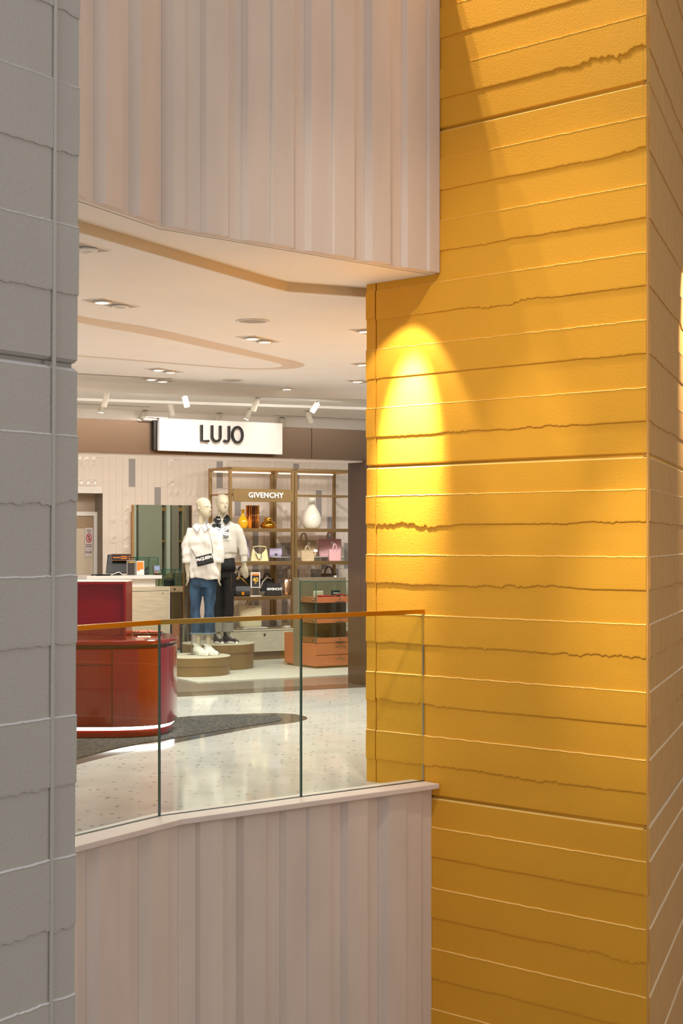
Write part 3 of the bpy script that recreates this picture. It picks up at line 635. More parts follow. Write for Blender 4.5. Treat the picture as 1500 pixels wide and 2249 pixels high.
for (xa, xb) in ((tq, b1-.04), (b1+.04, b2-tq)): build('led_strip', box(xa+.02, xb-.02, dp-.06, dp-.045, SH[0]-.045, SH[0]-.03), mat('shelf_led', 'ffe9cc', .5, emit=2.2), rk)
# brand panel of the rack
zt_, zb_ = zof(1073, 19.5), zof(1101.5, 19.5)
gs = thing('brand_sign', 'brass panel with white letters GIVENCHY across the left bay of the rack', 'sign', O+U*.02+V*(-.03)+Vector((0, 0, zb_)), RU)
gw = b1-.06; build('panel', box(.0, gw, 0, .025, 0, zt_-zb_), mat('brass_panel', '9a7c4e', .45, .5), gs, bevel=.002)
text('letters', 'GIVENCHY', .092, PWHITE, gs, (gw*.53, -.010, (zt_-zb_)/2), ext=.006, bold=.0025, space=1.12)
# travertine base cabinet
bc = thing('base_cabinet', 'long low travertine cabinet carrying the brass rack, with one round lock', 'cabinet', O+V*(-.02), RU)
build('carcass', box(-.05, b2+.03, 0, .62, .115, .368), TRAV2, bc, bevel=.003); build('plinth', box(-.02, b2, .05, .6, .012, .115), OLIVE, bc); build('top_edge', box(-.055, b2+.03, -.004, .62, .375, .39), mat('stone_top', 'e3dac4', .4), bc)
xk = hit(579, O, U)[1]; build('lock', cyl(BM(), (xk, .0, zof(1394, 19.7)), (xk, -.012, zof(1394, 19.7)), .014, 14), STEEL, bc)

# ---------------------------------------------------------------- goods
def rackpos(px, t, z): a = hit(px, R0+V*t, U)[0]; return Vector((a.x, a.y, z))
Yk = 19.75/FPX
def vase(name, lab, px, sh, prof, m, grp=None, t=.25):
    p = rackpos(px, t, SH[sh]+.0005); k = p.y/FPX
    o = thing(name, lab, 'vase', p, 0, grp); build('body', lathe(BM(), [(r*k, z*k) for r, z in prof], 36), m, o, smooth=True); return o, k
v1, k = vase('bottle_vase', 'yellow glass bottle vase with slim neck, second shelf of the left bay', 533.5, 2, [(7, 0), (9.5, 2), (11.5, 9), (11.6, 15), (9, 22), (5.2, 27), (3.4, 30), (3.3, 38), (4.6, 39), (4.6, 41.5), (3.4, 42), (2.4, 41)], mat('yellow_glass', 'f6b90f', .08, coat=.8))
v2, k = vase('bottle_vase', 'narrow orange glass bottle vase half behind the yellow one', 548, 2, [(3, 0), (4.4, 5), (4.2, 16), (2.2, 26), (1.2, 34), (1.2, 50), (1.6, 52), (.8, 52)], mat('orange_glass', 'ef8a12', .08, coat=.8), t=.33)
vv = thing('ribbed_vase', 'tall copper and amber ribbed box vase between the orange bottle and the gold pot', 'vase', rackpos(557, .36, SH[2]+.0005), RU*.3)
for i, c in enumerate(('e98a2a', '6e4a33', 'd98a3a', '7d553a', 'b97a46', 'e9a04a')):
    x = (-15+i*5)*Yk; build('rib', cyl(BM(), (x, 0, 0), (x, 0, 52*Yk), 2.7*Yk, 12), mat('amber_'+c, c, .12, .7, coat=.4), vv, smooth=True)
v4, k = vase('squat_vase', 'squat mirror gold vase with short collar', 589, 2, [(13, 0), (16.5, 3), (18, 7), (15, 13), (8.5, 17), (7.6, 20), (9, 24), (7.5, 25), (6.6, 20)], mat('mirror_gold', 'd79a38', .06, 1, bump=.5, bscale=14))
v5, k = vase('large_vase', 'large cream ceramic vase with flared lip in the right bay', 684.5, 2, [(12, 0), (17, 3), (21.2, 12), (21.6, 22), (18.5, 33), (12.5, 44), (8.6, 52), (7.2, 58), (8.2, 64), (10, 68), (8.5, 68), (6, 60)], mat('cream_ceramic', 'efe9d6', .12, coat=.5))
# bags
def bag_body(bm, w, h, d, top=.0, tw=None, bulge=.0):
    """a tapered rounded bag body, width w, height h, depth d"""
    tw = w if tw is None else tw; R = []
    for i in range(9):
        t = i/8; ww = (w+(tw-w)*t)/2*(1+bulge*math.sin(math.pi*t)); dd = (d+(top-d)*t)/2*(1+bulge*math.sin(math.pi*t)); R.append((0, 0, h*t, ww*(1-.05*(t == 0)), max(dd, .008)))
    return loft(bm, R, 28, 7)
def handle(parent, m, x0, x1, y, z, h, r=.006, lean=(0, 0), n=14): return build('handle', tube(BM(), arc((x0, y, z), (x1, y, z), h, n, lean), r, 8), m, parent, smooth=True)
def tote(name, lab, px, wpx, hpx, sh, t, m, hh, z0=0, rz=.25, dpx=14, twr=1.0, hw=.4, grp=None, base=None, zbase=None, hm=None):
    p = rackpos(px, t, (SH[sh] if zbase is None else zbase)+z0+.0005); k = p.y/FPX; o = thing(name, lab, 'handbag', p, rz, grp)
    w, h, d = wpx*k, hpx*k, dpx*k; build('body', bag_body(BM(), w, h, d, d*.55, w*twr), m, o, smooth=True, bevel=0)
    build('rim', rings(BM(), [[(x*w*twr/2*s, y*d*.28*s, h+dz_) for x, y in ((-1, -1), (1, -1), (1, 1), (-1, 1))] for s, dz_ in ((1.005, -.006), (1.005, .004), (.93, .004), (.93, -.004))], caps=True), m, o)
    if hh: 
        for y in (-d*.26, d*.26): handle(o, hm or m, -w*hw/2, w*hw/2, y, h-.02, hh*k+.02, .0065)
    return o, k, w, h, d
SAND = mat('sand_suede', 'cdb48e', .85, var=.15, vscale=9); PINK = mat('pink_leather', 'e9b3b4', .5, var=.04); LAV = mat('lavender_leather', 'b9aecb', .4); BUTTER = mat('butter_leather', 'f2e3ac', .4)
BEIGE = mat('beige_canvas', 'd6c7a0', .7); ROSE = mat('rose_gold_leather', 'd8b08c', .22, .85, bump=.9, bscale=9); BROWN = mat('brown_leather', '6a5240', .35); WTAG = mat('white_tag', 'f5f3ef', .6)
def price_tag(o, x, y, z): build('price_tag', box(x-.018, x+.018, y-.002, y+.002, z-.04, z), WTAG, o)
def riser(px, wpx, t, hz, sh, lab):
    p = rackpos(px, t, SH[sh]+.0005); o = thing('acrylic_riser', lab, 'display riser', p, RU); w_ = wpx*p.y/FPX*1.1
    build('top_plate', box(-w_/2, w_/2, -.07, .07, hz-.005, hz), mat('acrylic_white', 'f4f2ee', .2), o)
    for s in (-1, 1): build('side_plate', box(s*w_/2-.003, s*w_/2+.003, -.07, .07, 0, hz-.005), GLASS2, o)
RZ = .055
riser(612, 34, .34, RZ, 3, 'clear riser under the lavender clutch'); riser(668, 56, .38, RZ, 3, 'clear riser under the large sand tote'); riser(724, 54, .38, RZ, 3, 'clear riser under the large pink tote')
riser(543, 22, .36, RZ, 3, 'clear riser under the lavender backpack behind the sweater')
o, k, W_, H_, D_ = tote('backpack', 'lavender small backpack half hidden by the ecru sweater sleeve', 538, 20, 38, 3, .36, LAV, 6, z0=RZ, dpx=14, twr=.8)
# butter hobo
p = rackpos(570, .16, SH[3]+.0005); k = p.y/FPX; o = thing('hobo_bag', 'butter yellow hobo bag with dipped top edge and chain strap', 'handbag', p, .2)
R_ = []
for i in range(13):
    x = -20+40*i/12; q = abs(x)/20; top = 17+20*q**2.2 if q < .86 else 30-(q-.86)*60; R_.append([(x*k*(1-.0*q), -6*k*(1-.6*q), 1*k), (x*k*.98, 6*k*(1-.6*q), 1*k), (x*k*.86, 3*k*(1-.5*q), top*k), (x*k*.86, -3*k*(1-.5*q), top*k)])
build('body', rings(BM(), R_), BUTTER, o, bevel=.006)
build('chain_strap', tube(BM(), [(-10*k, -7.5*k, 26*k), (-9*k, -8*k, 16*k), (-5*k, -8*k, 7*k), (0, -8*k, 5*k), (3*k, -8*k, 9*k), (3*k, -7.5*k, 20*k)], .006, 8), STEEL, o, smooth=True)
build('strap', tube(BM(), arc((-15*k, 0, 31*k), (15*k, 0, 31*k), 3*k, 8), .006, 8), BUTTER, o, smooth=True)
# lavender clutch
def flapbag(name, lab, p, w, h, d, m, clasp, rz=0, cat='handbag'):
    o = thing(name, lab, cat, p, rz)
    build('body', bag_body(BM(), w*.96, h*.96, d, d*.6, w*.9), m, o, smooth=True)
    R = [[(-w*.48, y, z), (w*.48, y, z), (w*.48*.96, y+.004, z+.003), (-w*.48*.96, y+.004, z+.003)] for y, z in ((d*.3, h*.96), (0, h), (-d*.34, h*.97), (-d*.56, h*.5), (-d*.60, h*.18))]
    build('flap', rings(BM(), R), m, o, bevel=.003)
    build('clasp', box(-.018, .018, -d*.62-.008, -d*.60, h*.14, h*.42), clasp, o, bevel=.003)
    return o
p = rackpos(604, .34, SH[3]+RZ+.001); k = p.y/FPX; flapbag('clutch_bag', 'lavender flap clutch with silver clasp beside the butter yellow bag', p, 29*k, 19*k, .07, LAV, STEEL, .3)
o, k, W_, H_, D_ = tote('tote_bag', 'large sand suede tote bag standing behind a smaller matching one', 667, 56, 36, 3, .38, SAND, 16, z0=RZ, dpx=16, rz=.35, hw=.26); price_tag(o, .05, -.06, H_-.02)
o, k, W_, H_, D_ = tote('tote_bag', 'small sand suede tote bag in front of the large one', 675, 30, 23, 3, .14, SAND, 11, dpx=12, rz=.25, hw=.35)
build('tag', box(.07, .12, -.05, -.045, .12, .15), WTAG, o)
o, k, W_, H_, D_ = tote('tote_bag', 'large pink leather tote bag with tall round handles', 724, 51, 38, 3, .38, PINK, 16, z0=RZ, dpx=18, rz=.25, hw=.26); build('emblem', box(-.05, .03, -D_*.40, -D_*.39, H_*.30, H_*.48), mat('pink_band', 'd99aa2', .6), o); price_tag(o, .02, -.06, H_-.03)
o, k, W_, H_, D_ = tote('tote_bag', 'small pink leather tote bag leaning in front of the large pink one', 735, 27, 25, 3, .14, PINK, 13, dpx=12, rz=.25, hw=.3)
# fourth shelf
o, k, W_, H_, D_ = tote('top_handle_bag', 'black structured handbag behind the hand of the tall mannequin', 529, 40, 44, 4, .36, BLKL, 20, dpx=16, rz=.2, hw=.4)
build('scarf', tube(BM(), [(-.06, -.06, H_+.09), (-.03, -.075, H_+.02), (-.045, -.085, H_-.05), (-.02, -.085, H_-.02)], [.006, .012, .014, .005], 8), WTAG, o, smooth=True)
p = rackpos(533, .17, SH[4]+.001); k = p.y/FPX; cb = flapbag('chain_bag', 'black flap bag with gold chain strap and gold square clasp', p, 33*k, 23*k, .09, BLKL, GOLD, .12)
build('chain_strap', tube(BM(), [(-17*k, 0, 18*k), (-16*k, -.02, 34*k), (-11*k, -.02, 43*k), (-6*k, -.02, 42*k), (5*k, -.01, 32*k), (16*k, 0, 21*k)], .007, 8), GOLD, cb, smooth=True)
# price placard
p = rackpos(561, .065, SH[4]+.001); k = p.y/FPX; pl = thing('price_placard', 'white framed placard reading 40 on a clear stand beside the black flap bag', 'sign', p, RU*.4)
build('base', box(-.07, .07, -.04, .04, 0, .012), mat('acrylic_white', 'f4f2ee', .2), pl); build('stem', cyl(BM(), (0, 0, .012), (0, 0, 19*k), .006, 10), GLASS2, pl)
build('frame', box(-10.5*k, 10.5*k, -.004, .004, 19*k, 53*k), PWHITE, pl, bevel=.002); build('card', box(-8.3*k, 8.3*k, -.0055, -.004, 21*k, 46*k), mat('placard_dark', '3a3238', .5), pl)
build('header', box(-8.3*k, 8.3*k, -.0055, -.004, 46*k, 50.5*k), mat('flyer_orange', 'f5a02c', .5), pl); text('number', '40', .074, mat('placard_yellow', 'f6c24a', .5, emit=0), pl, (0, -.008, 36.5*k), ext=.001, bold=.002); text('number', '3', .04, mat('placard_yellow', 'f6c24a', .5), pl, (0, -.008, 30*k), ext=.001, bold=.001)
# black dome bag, black tote with name
o, k, W_, H_, D_ = tote('top_handle_bag', 'black handbag with twin arched handles and white scarf behind the lettered bag', 586, 30, 27, 4, .34, BLKL, 13, z0=.05, dpx=16, rz=.15, twr=.96, hw=.5)
build('scarf', tube(BM(), [(-.09, -.07, H_-.12), (-.06, -.08, H_-.03), (.0, -.08, H_+.03), (.05, -.07, H_+.0)], [.006, .012, .012, .005], 8), WTAG, o, smooth=True)
riser(586, 30, .34, .05, 4, 'clear riser under the black twin handled bag')
o, k, W_, H_, D_ = tote('pouch_bag', 'black canvas bag with white letters GIVENCHY', 600, 36, 27, 4, .13, mat('black_canvas', '2a2623', .8, bump=.3, bscale=250), 0, dpx=13, rz=.12, twr=.9)
text('letters', 'GIVENCHY', .040, PWHITE, o, (.015, -D_*.44, H_*.55), ext=.003, bold=.0018, rot=(math.pi/2-.12, 0, 0))
# rose gold slouch bag
p = rackpos(634, .16, SH[4]+.001); k = p.y/FPX; o = thing('slouch_bag', 'rose gold metallic slouch bag with long strap by the rack post', 'handbag', p, .3)
build('body', loft(BM(), [(0, 0, 0, 10*k, 6*k), (0, 0, 4*k, 14*k, 8*k), (.5*k, 0, 14*k, 15*k, 8*k), (1*k, 0, 26*k, 13.5*k, 7*k), (0, 0, 34*k, 11*k, 4*k), (0, 0, 38*k, 9*k, 2*k)], 28, 2.6), ROSE, o, smooth=True)
build('strap', tube(BM(), arc((-11*k, 0, 32*k), (10*k, 0, 34*k), 28*k, 14), .007, 8), mat('rose_strap', 'a07a5a', .4, .4), o, smooth=True)
p = rackpos(658, .30, SH[4]+.001+.20); 
o, k, W_, H_, D_ = tote('small_bag', 'small beige handbag seen just right of the rack post', 660, 22, 36, 4, .30, mat('pale_leather', 'e2cfae', .4), 0, dpx=12, rz=.2)
o, k, W_, H_, D_ = tote('top_handle_bag', 'brown leather handbag with tall round handles above the display case', 722, 42, 45, 4, .24, BROWN, 16, dpx=18, rz=.2, twr=.78, hw=.42); price_tag(o, .07, -.075, H_-.02)
# bottom bay
o, k, W_, H_, D_ = tote('tote_bag', 'beige canvas tote bag on the lowest shelf of the rack', 549, 50, 46, 5, .16, BEIGE, 13, z0=.018, dpx=22, rz=.30, hw=.3)
for s in (-1, 1): build('rivet', cyl(BM(), (s*W_*.15, -D_*.30, H_-.02), (s*W_*.15, -D_*.30-.006, H_-.02), .005, 8), BLACK, o)
p = rackpos(553, .16, SH[5]+.001); o = thing('paper_stack', 'white wrapping paper under the beige tote on the lowest shelf', 'paper', p, RU); build('sheet', box(-.16, .16, -.1, .1, 0, .008), PWHITE, o); build('sheet', box(-.13, .17, -.11, .08, .0085, .016), PWHITE, o)
p = rackpos(636, .12, SH[5]+.001); o = thing('open_book', 'small white booklet lying near the rack post on the lowest shelf', 'booklet', p, RU); build('cover', box(-.08, .08, -.05, .05, 0, .01), PWHITE, o); build('page', box(-.06, .05, -.045, .04, .0105, .02), PWHITE, o)
from mathutils.bvhtree import BVHTree
# ---------------------------------------------------------------- mirror on the tiled wall
mx0, mx1 = ws(288), ws(403); md = ws(416)
mr = thing('wall_mirror', 'tall full-length mirror on the tiled wall behind the counter', 'mirror', W0+U*mx0+V*(-.06), RU)
MH = mirz-.06
build('mirror_glass', box(.012, mx1-mx0, 0, .006, 0, MH), MIRROR, mr); build('backing', box(.0, mx1-mx0, .006, .045, 0, MH), mat('oak', 'b98c55', .5), mr)
build('edge_trim', box(-.012, .011, -.002, .045, 0, MH-.09), mat('oak', 'b98c55', .5), mr)
build('side_post', box(mx1-mx0, mx1-mx0+.03, -.03, .045, 0, MH), STEEL, mr); build('side_panel', box(mx1-mx0+.03, md-mx0, -.005, .045, 0, MH), DBROWN, mr)
mr.location.z = .012
# ---------------------------------------------------------------- travertine counter
CA = Vector(((372-CX)/FPX*18.6, 18.6, 0))
ct_ = thing('counter', 'travertine cash counter with raised white worktop, in front of the mirror', 'counter', CA, RU)
def cu(px, t=0): return hit(px, CA+V*t, U)[1]
cz_ = .953
build('body', box(-1.6, 0, 0, .48, .03, .90), TRAV, ct_, bevel=.003); build('plinth', box(-1.58, -.02, .03, .46, .012, .03), OLIVE, ct_)
build('top_band', box(-1.6, 0, .0, .48, .905, cz_), TRAV, ct_, bevel=.002); build('shadow_gap', box(-1.59, -.01, .006, .47, .90, .905), BLACK, ct_)
build('edge_strip', box(0, .006, -.001, .48, .02, cz_), WHITE, ct_)
wz0, wz1 = 1.045, 1.085
build('riser', box(-1.6, cu(345), .04, .44, cz_, wz0), WHITE, ct_, bevel=.003); build('lock', cyl(BM(), (cu(357), 0, zof(1304, 18.5)), (cu(357), -.006, zof(1304, 18.5)), .007, 10), STEEL, ct_)
build('worktop', box(cu(189), cu(354.5), -.02, .47, wz0, wz1), mat('worktop_white', 'f1e8e0', .3), ct_, bevel=.004)
dd = cu(400)
dt = thing('jewel_tray', 'small oak drawer tray on slim legs joined to the right end of the counter', 'drawer unit', CA+U*.012, RU)
build('drawer_box', box(0, dd, .0, .40, .885, cz_), mat('oak_light', 'a58f6c', .5), dt, bevel=.002); build('drawer_front', box(.008, dd-.008, -.006, .0, .89, cz_-.004), mat('oak_light', 'a58f6c', .5), dt)
build('lock', cyl(BM(), (.05, -.006, .92), (.05, -.014, .92), .012, 14), STEEL, dt)
for x in (.015, dd-.015):
    for y in (.015, .38): build('leg', box(x-.010, x+.010, y-.01, y+.01, .012, .885), DBROWN, dt)
def vitrine(name, lab, loc, w, d, h, inside=None):
    o = thing(name, lab, 'display case', loc, RU); t = .006
    for a in ((0, w, 0, t), (0, w, d-t, d), (0, t, t, d-t), (w-t, w, t, d-t)): build('side_pane', box(a[0], a[1], a[2], a[3], 0, h), GLASS2, o)
    build('top_pane', box(0, w, 0, d, h, h+t), GLASS2, o)
    bm = BM(); e = .004
    for x in (0, w): 
        for y in (0, d): bx(bm, x-e, x+e, y-e, y+e, 0, h+t)
    for y in (0, d): bx(bm, 0, w, y-e, y+e, h, h+t+.001)
    for x in (0, w): bx(bm, x-e, x+e, 0, d, h, h+t+.001)
    build('pane_edges', bm, GEDGE, o); return o
vz = vitrine('glass_case', 'small glass case with a black bag inside on the oak drawer tray', CA+U*(-.07)+V*.012+Vector((0, 0, cz_+.001)), dd+.05, .13, .19)
q = thing('handbag', 'small black box bag inside the right glass case', 'handbag', CA+U*.03+V*.075+Vector((0, 0, cz_+.003)), RU)
build('body', bag_body(BM(), .125, .075, .07, .06), BLKL, q, smooth=True); build('strap', tube(BM(), arc((-.05, 0, .07), (.05, 0, .07), .02, 8), .005, 8), BLKL, q, smooth=True)
v2_ = vitrine('glass_case', 'taller glass case with gold framed mirror behind the card reader', CA+U*cu(312)+V*.16+Vector((0, 0, wz1+.001)), cu(367)-cu(312)-.04, .26, .20)
q = thing('counter_mirror', 'small gold framed mirror inside the taller glass case', 'mirror', CA+U*(cu(312)+.13)+V*.36+Vector((0, 0, wz1+.003)), RU)
build('frame', rings(BM(), [[(s*.05*k_, y, .07+tt*.07*k_) for s, tt in ((-1, -1), (1, -1), (1, 1), (-1, 1))] for k_, y in ((1, 0), (1, -.012), (.85, -.012), (.85, 0))]), GOLD, q); build('mirror_glass', box(-.042, .042, -.004, -.001, .012, .128), MIRROR, q)
q = thing('velvet_display', 'black V shaped jewellery holder in the taller glass case', 'jewellery holder', CA+U*(cu(330)+.02)+V*.26+Vector((0, 0, wz1+.003)), RU)
for s in (-1, 1): build('wing', prism(BM(), [(0, 0), (s*.085, 0.02), (s*.085, .05), (0, .03)], 0, .012), BLACK, q)
bm = BM()
for s in (-1, 1):
    v = [bm.verts.new(p) for p in ((0, 0, .012), (s*.09, .0, .012), (s*.09, .03, .10), (0, .03, .03))]; bm.faces.new(v)
build('back', bm, BLACK, q)
# register screen, seen from the back
mp_ = CA+U*cu(281)+V*.28+Vector((0, 0, wz1+.001)); ks = mp_.y/FPX
mo = thing('till_screen', 'black till screen seen from behind on the white worktop', 'monitor', mp_, .1)
bm = BM(); rings(bm, [[(-27*ks+(4*ks if z > .1 else 0), -.03+z*.35, z), (27*ks-(6*ks if z > .3 else 8*ks if z < .1 else 0), -.03+z*.35, z), (25*ks, .03+z*.35, z), (-24*ks, .03+z*.35, z)] for z in (.02, .24)]); build('housing', bm, BLACK, mo, bevel=.01)
build('foot', box(-.10, .10, -.05, .10, 0, .012), BLACK, mo); build('neck', box(-.03, .03, .0, .04, .012, .05), BLACK, mo)
pl2 = thing('promo_strip', 'dark strip with gold edge and orange lettering fixed on the till screen', 'sign', CA+U*cu(285)+V*.235+Vector((0, 0, zof(1232, 18.3))), .08)
build('board', box(-22*ks, 22*ks, 0, .006, 0, 15*ks), mat('gold_edge', '8a5a24', .5), pl2); build('field', box(-20.5*ks, 20.5*ks, -.0015, 0, 1.5*ks, 13.5*ks), mat('strip_navy', '201c2a', .5), pl2)
OR = mat('flyer_orange', 'f08a2c', .5)
for i, (x0, x1, z0) in enumerate(((-18, -2, 6), (-1, 13, 8), (-1, 13, 4), (15.5, 18.5, 8), (15.5, 19, 3))): build('lettering', box(x0*ks, x1*ks, -.003, -.0015, z0*ks, (z0+2.2)*ks), OR, pl2)
def placard(lab, px, wpx, hpx, m1, t, rows=()):
    b_ = CA+U*cu(px, t)+V*t+Vector((0, 0, wz1+.001)); k_ = b_.y/FPX; o = thing('placard', lab, 'sign', b_, .12)
    build('frame', box(-wpx/2*k_, wpx/2*k_, 0, .006, 0, hpx*k_), mat('frame_grey', 'b5b0aa', .35), o, bevel=.001); build('foot', box(-wpx/2*k_, wpx/2*k_, .006, .06, 0, .003), mat('acrylic_white', 'f4f2ee', .2), o)
    for (x0, x1, z0, z1, mm) in rows: build('print', box((x0-wpx/2)*k_, (x1-wpx/2)*k_, -.0015 if mm is not OR and mm is not YBAR else -.0022, 0, z0*k_, z1*k_), mm, o)
    return o
YBAR = mat('yellow_bar', 'e6b93a', .5); CHAR = mat('charcoal', '3b3634', .5); CHL = mat('grey_line', '6a6662', .5)
placard('grey framed placard with dark list of lines, left of the orange one', 288, 19, 33, None, .03, [(1.5, 17.5, 1, 31.5, CHAR), (4, 17, 28, 30, YBAR)]+[(3, 16, z, z+1.1, YBAR) for z in ()])
placard('white and orange placard standing left of the card reader', 308, 18, 32, None, .02, [(1, 17, 1, 31, PWHITE), (2, 16, 13, 29.5, OR), (2, 8, 10, 13, OR)])
cr_ = CA+U*cu(350)+V*.05+Vector((0, 0, wz1+.001)); rd_ = thing('card_reader', 'grey payment terminal with blue screen tilted on the right end of the worktop', 'card reader', cr_, .25)
kz = cr_.y/FPX
bm = BM(); rings(bm, [[(-9*kz+z*-.0, y, z) for y, z in ((-.02, .02), (.02, .0), (.06, .085), (.03, .115))], [(7*kz, y, z) for y, z in ((-.02, .02), (.02, 0), (.06, .085), (.03, .115))]]); build('housing', bm, mat('reader_grey', '4c443d', .35), rd_, bevel=.004)
def slant(t0, t1, x0, x1, o_): 
    y0, z0, y1, z1 = -.02+.05*t0, .02+.095*t0, -.02+.05*t1, .02+.095*t1; b_ = BM(); rings(b_, [[(x, y0-dy, z0+dy*.5), (x, y1-dy, z1+dy*.5), (x, y1+.002, z1), (x, y0+.002, z0)] for x, dy in ((x0, o_), (x1, o_))]); return b_
build('screen', slant(.38, .92, -6*kz, 5*kz, .002), mat('screen_blue', '5d6f96', .2, emit=.15), rd_)
for i, c in enumerate(('c0392b', 'd8b02c', '3a9a58')): build('key', slant(.04, .14, (-6+i*4)*kz, (-3+i*4)*kz, .002), mat('key_'+c, c, .5), rd_)
q = thing('cable_bundle', 'black and white cables lying at the left of the worktop', 'cables', CA+U*cu(245)+V*.12+Vector((0, 0, wz1+.001)), RU)
build('black_cable', tube(BM(), [(-.2, 0, .008), (-.1, -.03, .012), (0, .02, .01), (.1, -.02, .012), (.15, .0, .02), (.22, .02, .01)], .007, 8), BLACK, q, smooth=True); build('white_cable', tube(BM(), [(.02, -.05, .006), (.08, -.07, .03), (.12, -.06, .04), (.16, -.07, .01), (.22, -.06, .006)], .005, 8), WHITE, q, smooth=True)
build('tray', box(-.16, .0, -.09, -.035, 0, .012), BLACK, q)
# sign on the service door
def nd(px): return hit(px, W0+V*.25, U)[1]
dyy = (W0+U*nd(195)).y; x0, x1 = nd(186), nd(203.6); xm = nd(200.4); z1 = zof(1159, dyy); z0 = zof(1224, dyy); zc = zof(1203, dyy)
dsn = thing('door_sign', 'pale grey door sign with red no-entry pictogram and P1-09 on the service door', 'sign', W0+U*x0+V*.244+Vector((0, 0, z0)), RU)
bm = BM(); poly = [(0, 0), (xm-x0, 0), (xm-x0, zc-z0), (x1-x0, zc-z0+.03), (x1-x0, z1-z0), (0, z1-z0)]
rings(bm, [[(x, 0, z) for x, z in poly], [(x, .008, z) for x, z in poly]]); build('plate', bm, mat('sign_grey', 'd8ccc8', .5), dsn)
xc_ = (x1-x0)/2*1.0; zc_ = zof(1181.5, dyy)-z0; REDS = mat('sign_red', 'd01e12', .5)
build('red_ring', tube(BM(), [(xc_+.030*math.cos(t*math.pi/16), -.002, zc_+.052*math.sin(t*math.pi/16)) for t in range(32)], .005, 6, closed=True), REDS, dsn); build('slash', tube(BM(), [(xc_-.02, -.003, zc_+.036), (xc_+.02, -.003, zc_-.036)], .0045, 6), REDS, dsn)
build('figure', loft(BM(), [(xc_, -.001, zc_-.036, .003, .001), (xc_, -.001, zc_+.0, .006, .001), (xc_, -.001, zc_+.018, .007, .001), (xc_, -.001, zc_+.022, .003, .001), (xc_, -.001, zc_+.03, .005, .001), (xc_, -.001, zc_+.036, .002, .001)], 10), BLACK, dsn)
for s_, pz, sz in (('Acesso', 1164.5, .020), ('a doca', 1168.5, .018), ('Uso pessoal', 1196, .017), ('autorizado', 1200, .017), ('P1-09', 1213.5, .036)): text('lettering', s_, sz, LET, dsn, (xc_-(.006 if s_[0] == 'P' else 0), -.002, zof(pz, dyy)-z0), ext=.0005, bold=.0003)
# ---------------------------------------------------------------- podiums
PT1, PT2 = .219, .305
P1 = Vector(((425-CX)/FPX*17.64, 17.64, .0125)); P2 = Vector(((479-CX)/FPX*18.50, 18.50, .0125))
CREAMT = mat('podium_top', 'd9cfb6', .5)
for P_, zt_, r_, lab in ((P1, PT1-.0125, .41, 'low round olive podium under the mannequin in jeans'), (P2, PT2-.0125, .42, 'higher round olive podium under the mannequin in black trousers')):
    o = thing('podium', lab, 'podium', P_)
    build('lower_drum', lathe(BM(), [(r_-.012, .0), (r_-.010, .004), (r_-.010, zt_-.10)], 72), OLIVE, o); build('upper_drum', lathe(BM(), [(r_, zt_-.10), (r_, zt_-.006)], 72), OLIVE, o); build('top_disc', lathe(BM(), [(r_-.001, zt_-.006), (r_-.004, zt_)], 72), CREAMT, o)
# ---------------------------------------------------------------- mannequins
def add_head(bm, c, yaw, s=1.0, male=False):
    b2 = BM()
    prof = [(-.052, -.004, .014, .012), (-.054, .004, .026, .024), (-.044, .018, .038, .042), (-.030, .040, .050, .062), (-.016, .065, .058, .076), (-.004, .090, .063, .083), (.003, .115, .068, .087), (.010, .140, .071, .089), (.014, .165, .070, .087), (.016, .188, .060, .074), (.016, .205, .043, .054), (.016, .216, .022, .028)]
    loft(b2, [(0, y, z, rx*(1.03 if male else 1), ry) for y, z, rx, ry in prof], 28, 2.1)
    tube(b2, [(0, -.080, .122), (0, -.094, .100), (0, -.106, .078), (0, -.094, .070), (0, -.075, .070)], [.007, .008, .0105, .010, .006], 10)
    tube(b2, [(-.020, -.070, .045), (-.008, -.081, .048), (0, -.083, .047), (.008, -.081, .048), (.020, -.070, .045)], [.004, .006, .007, .006, .004], 8)
    tube(b2, [(-.014, -.070, .037), (0, -.078, .037), (.014, -.070, .037)], [.004, .007, .004], 8)
    tube(b2, [(-.052, -.055, .126), (-.025, -.080, .127), (0, -.083, .124), (.025, -.080, .127), (.052, -.055, .126)], [.005, .009, .007, .009, .005], 8)
    for sd in (-1, 1): tube(b2, [(sd*.066, .005, .085), (sd*.071, .012, .10), (sd*.070, .015, .115)], [.005, .009, .006], 8)
    tube(b2, [(0, .02, .06), (0, .035, -.02), (0, .045, -.11)], [.045, .041, .046], 16)
    M = Matrix.Translation(c) @ Matrix.Rotation(yaw, 4, 'Z') @ Matrix.Scale(s, 4); b2.transform(M)
    me = bpy.data.meshes.new('t'); b2.to_mesh(me); bm.from_mesh(me); bpy.data.meshes.remove(me); b2.free()
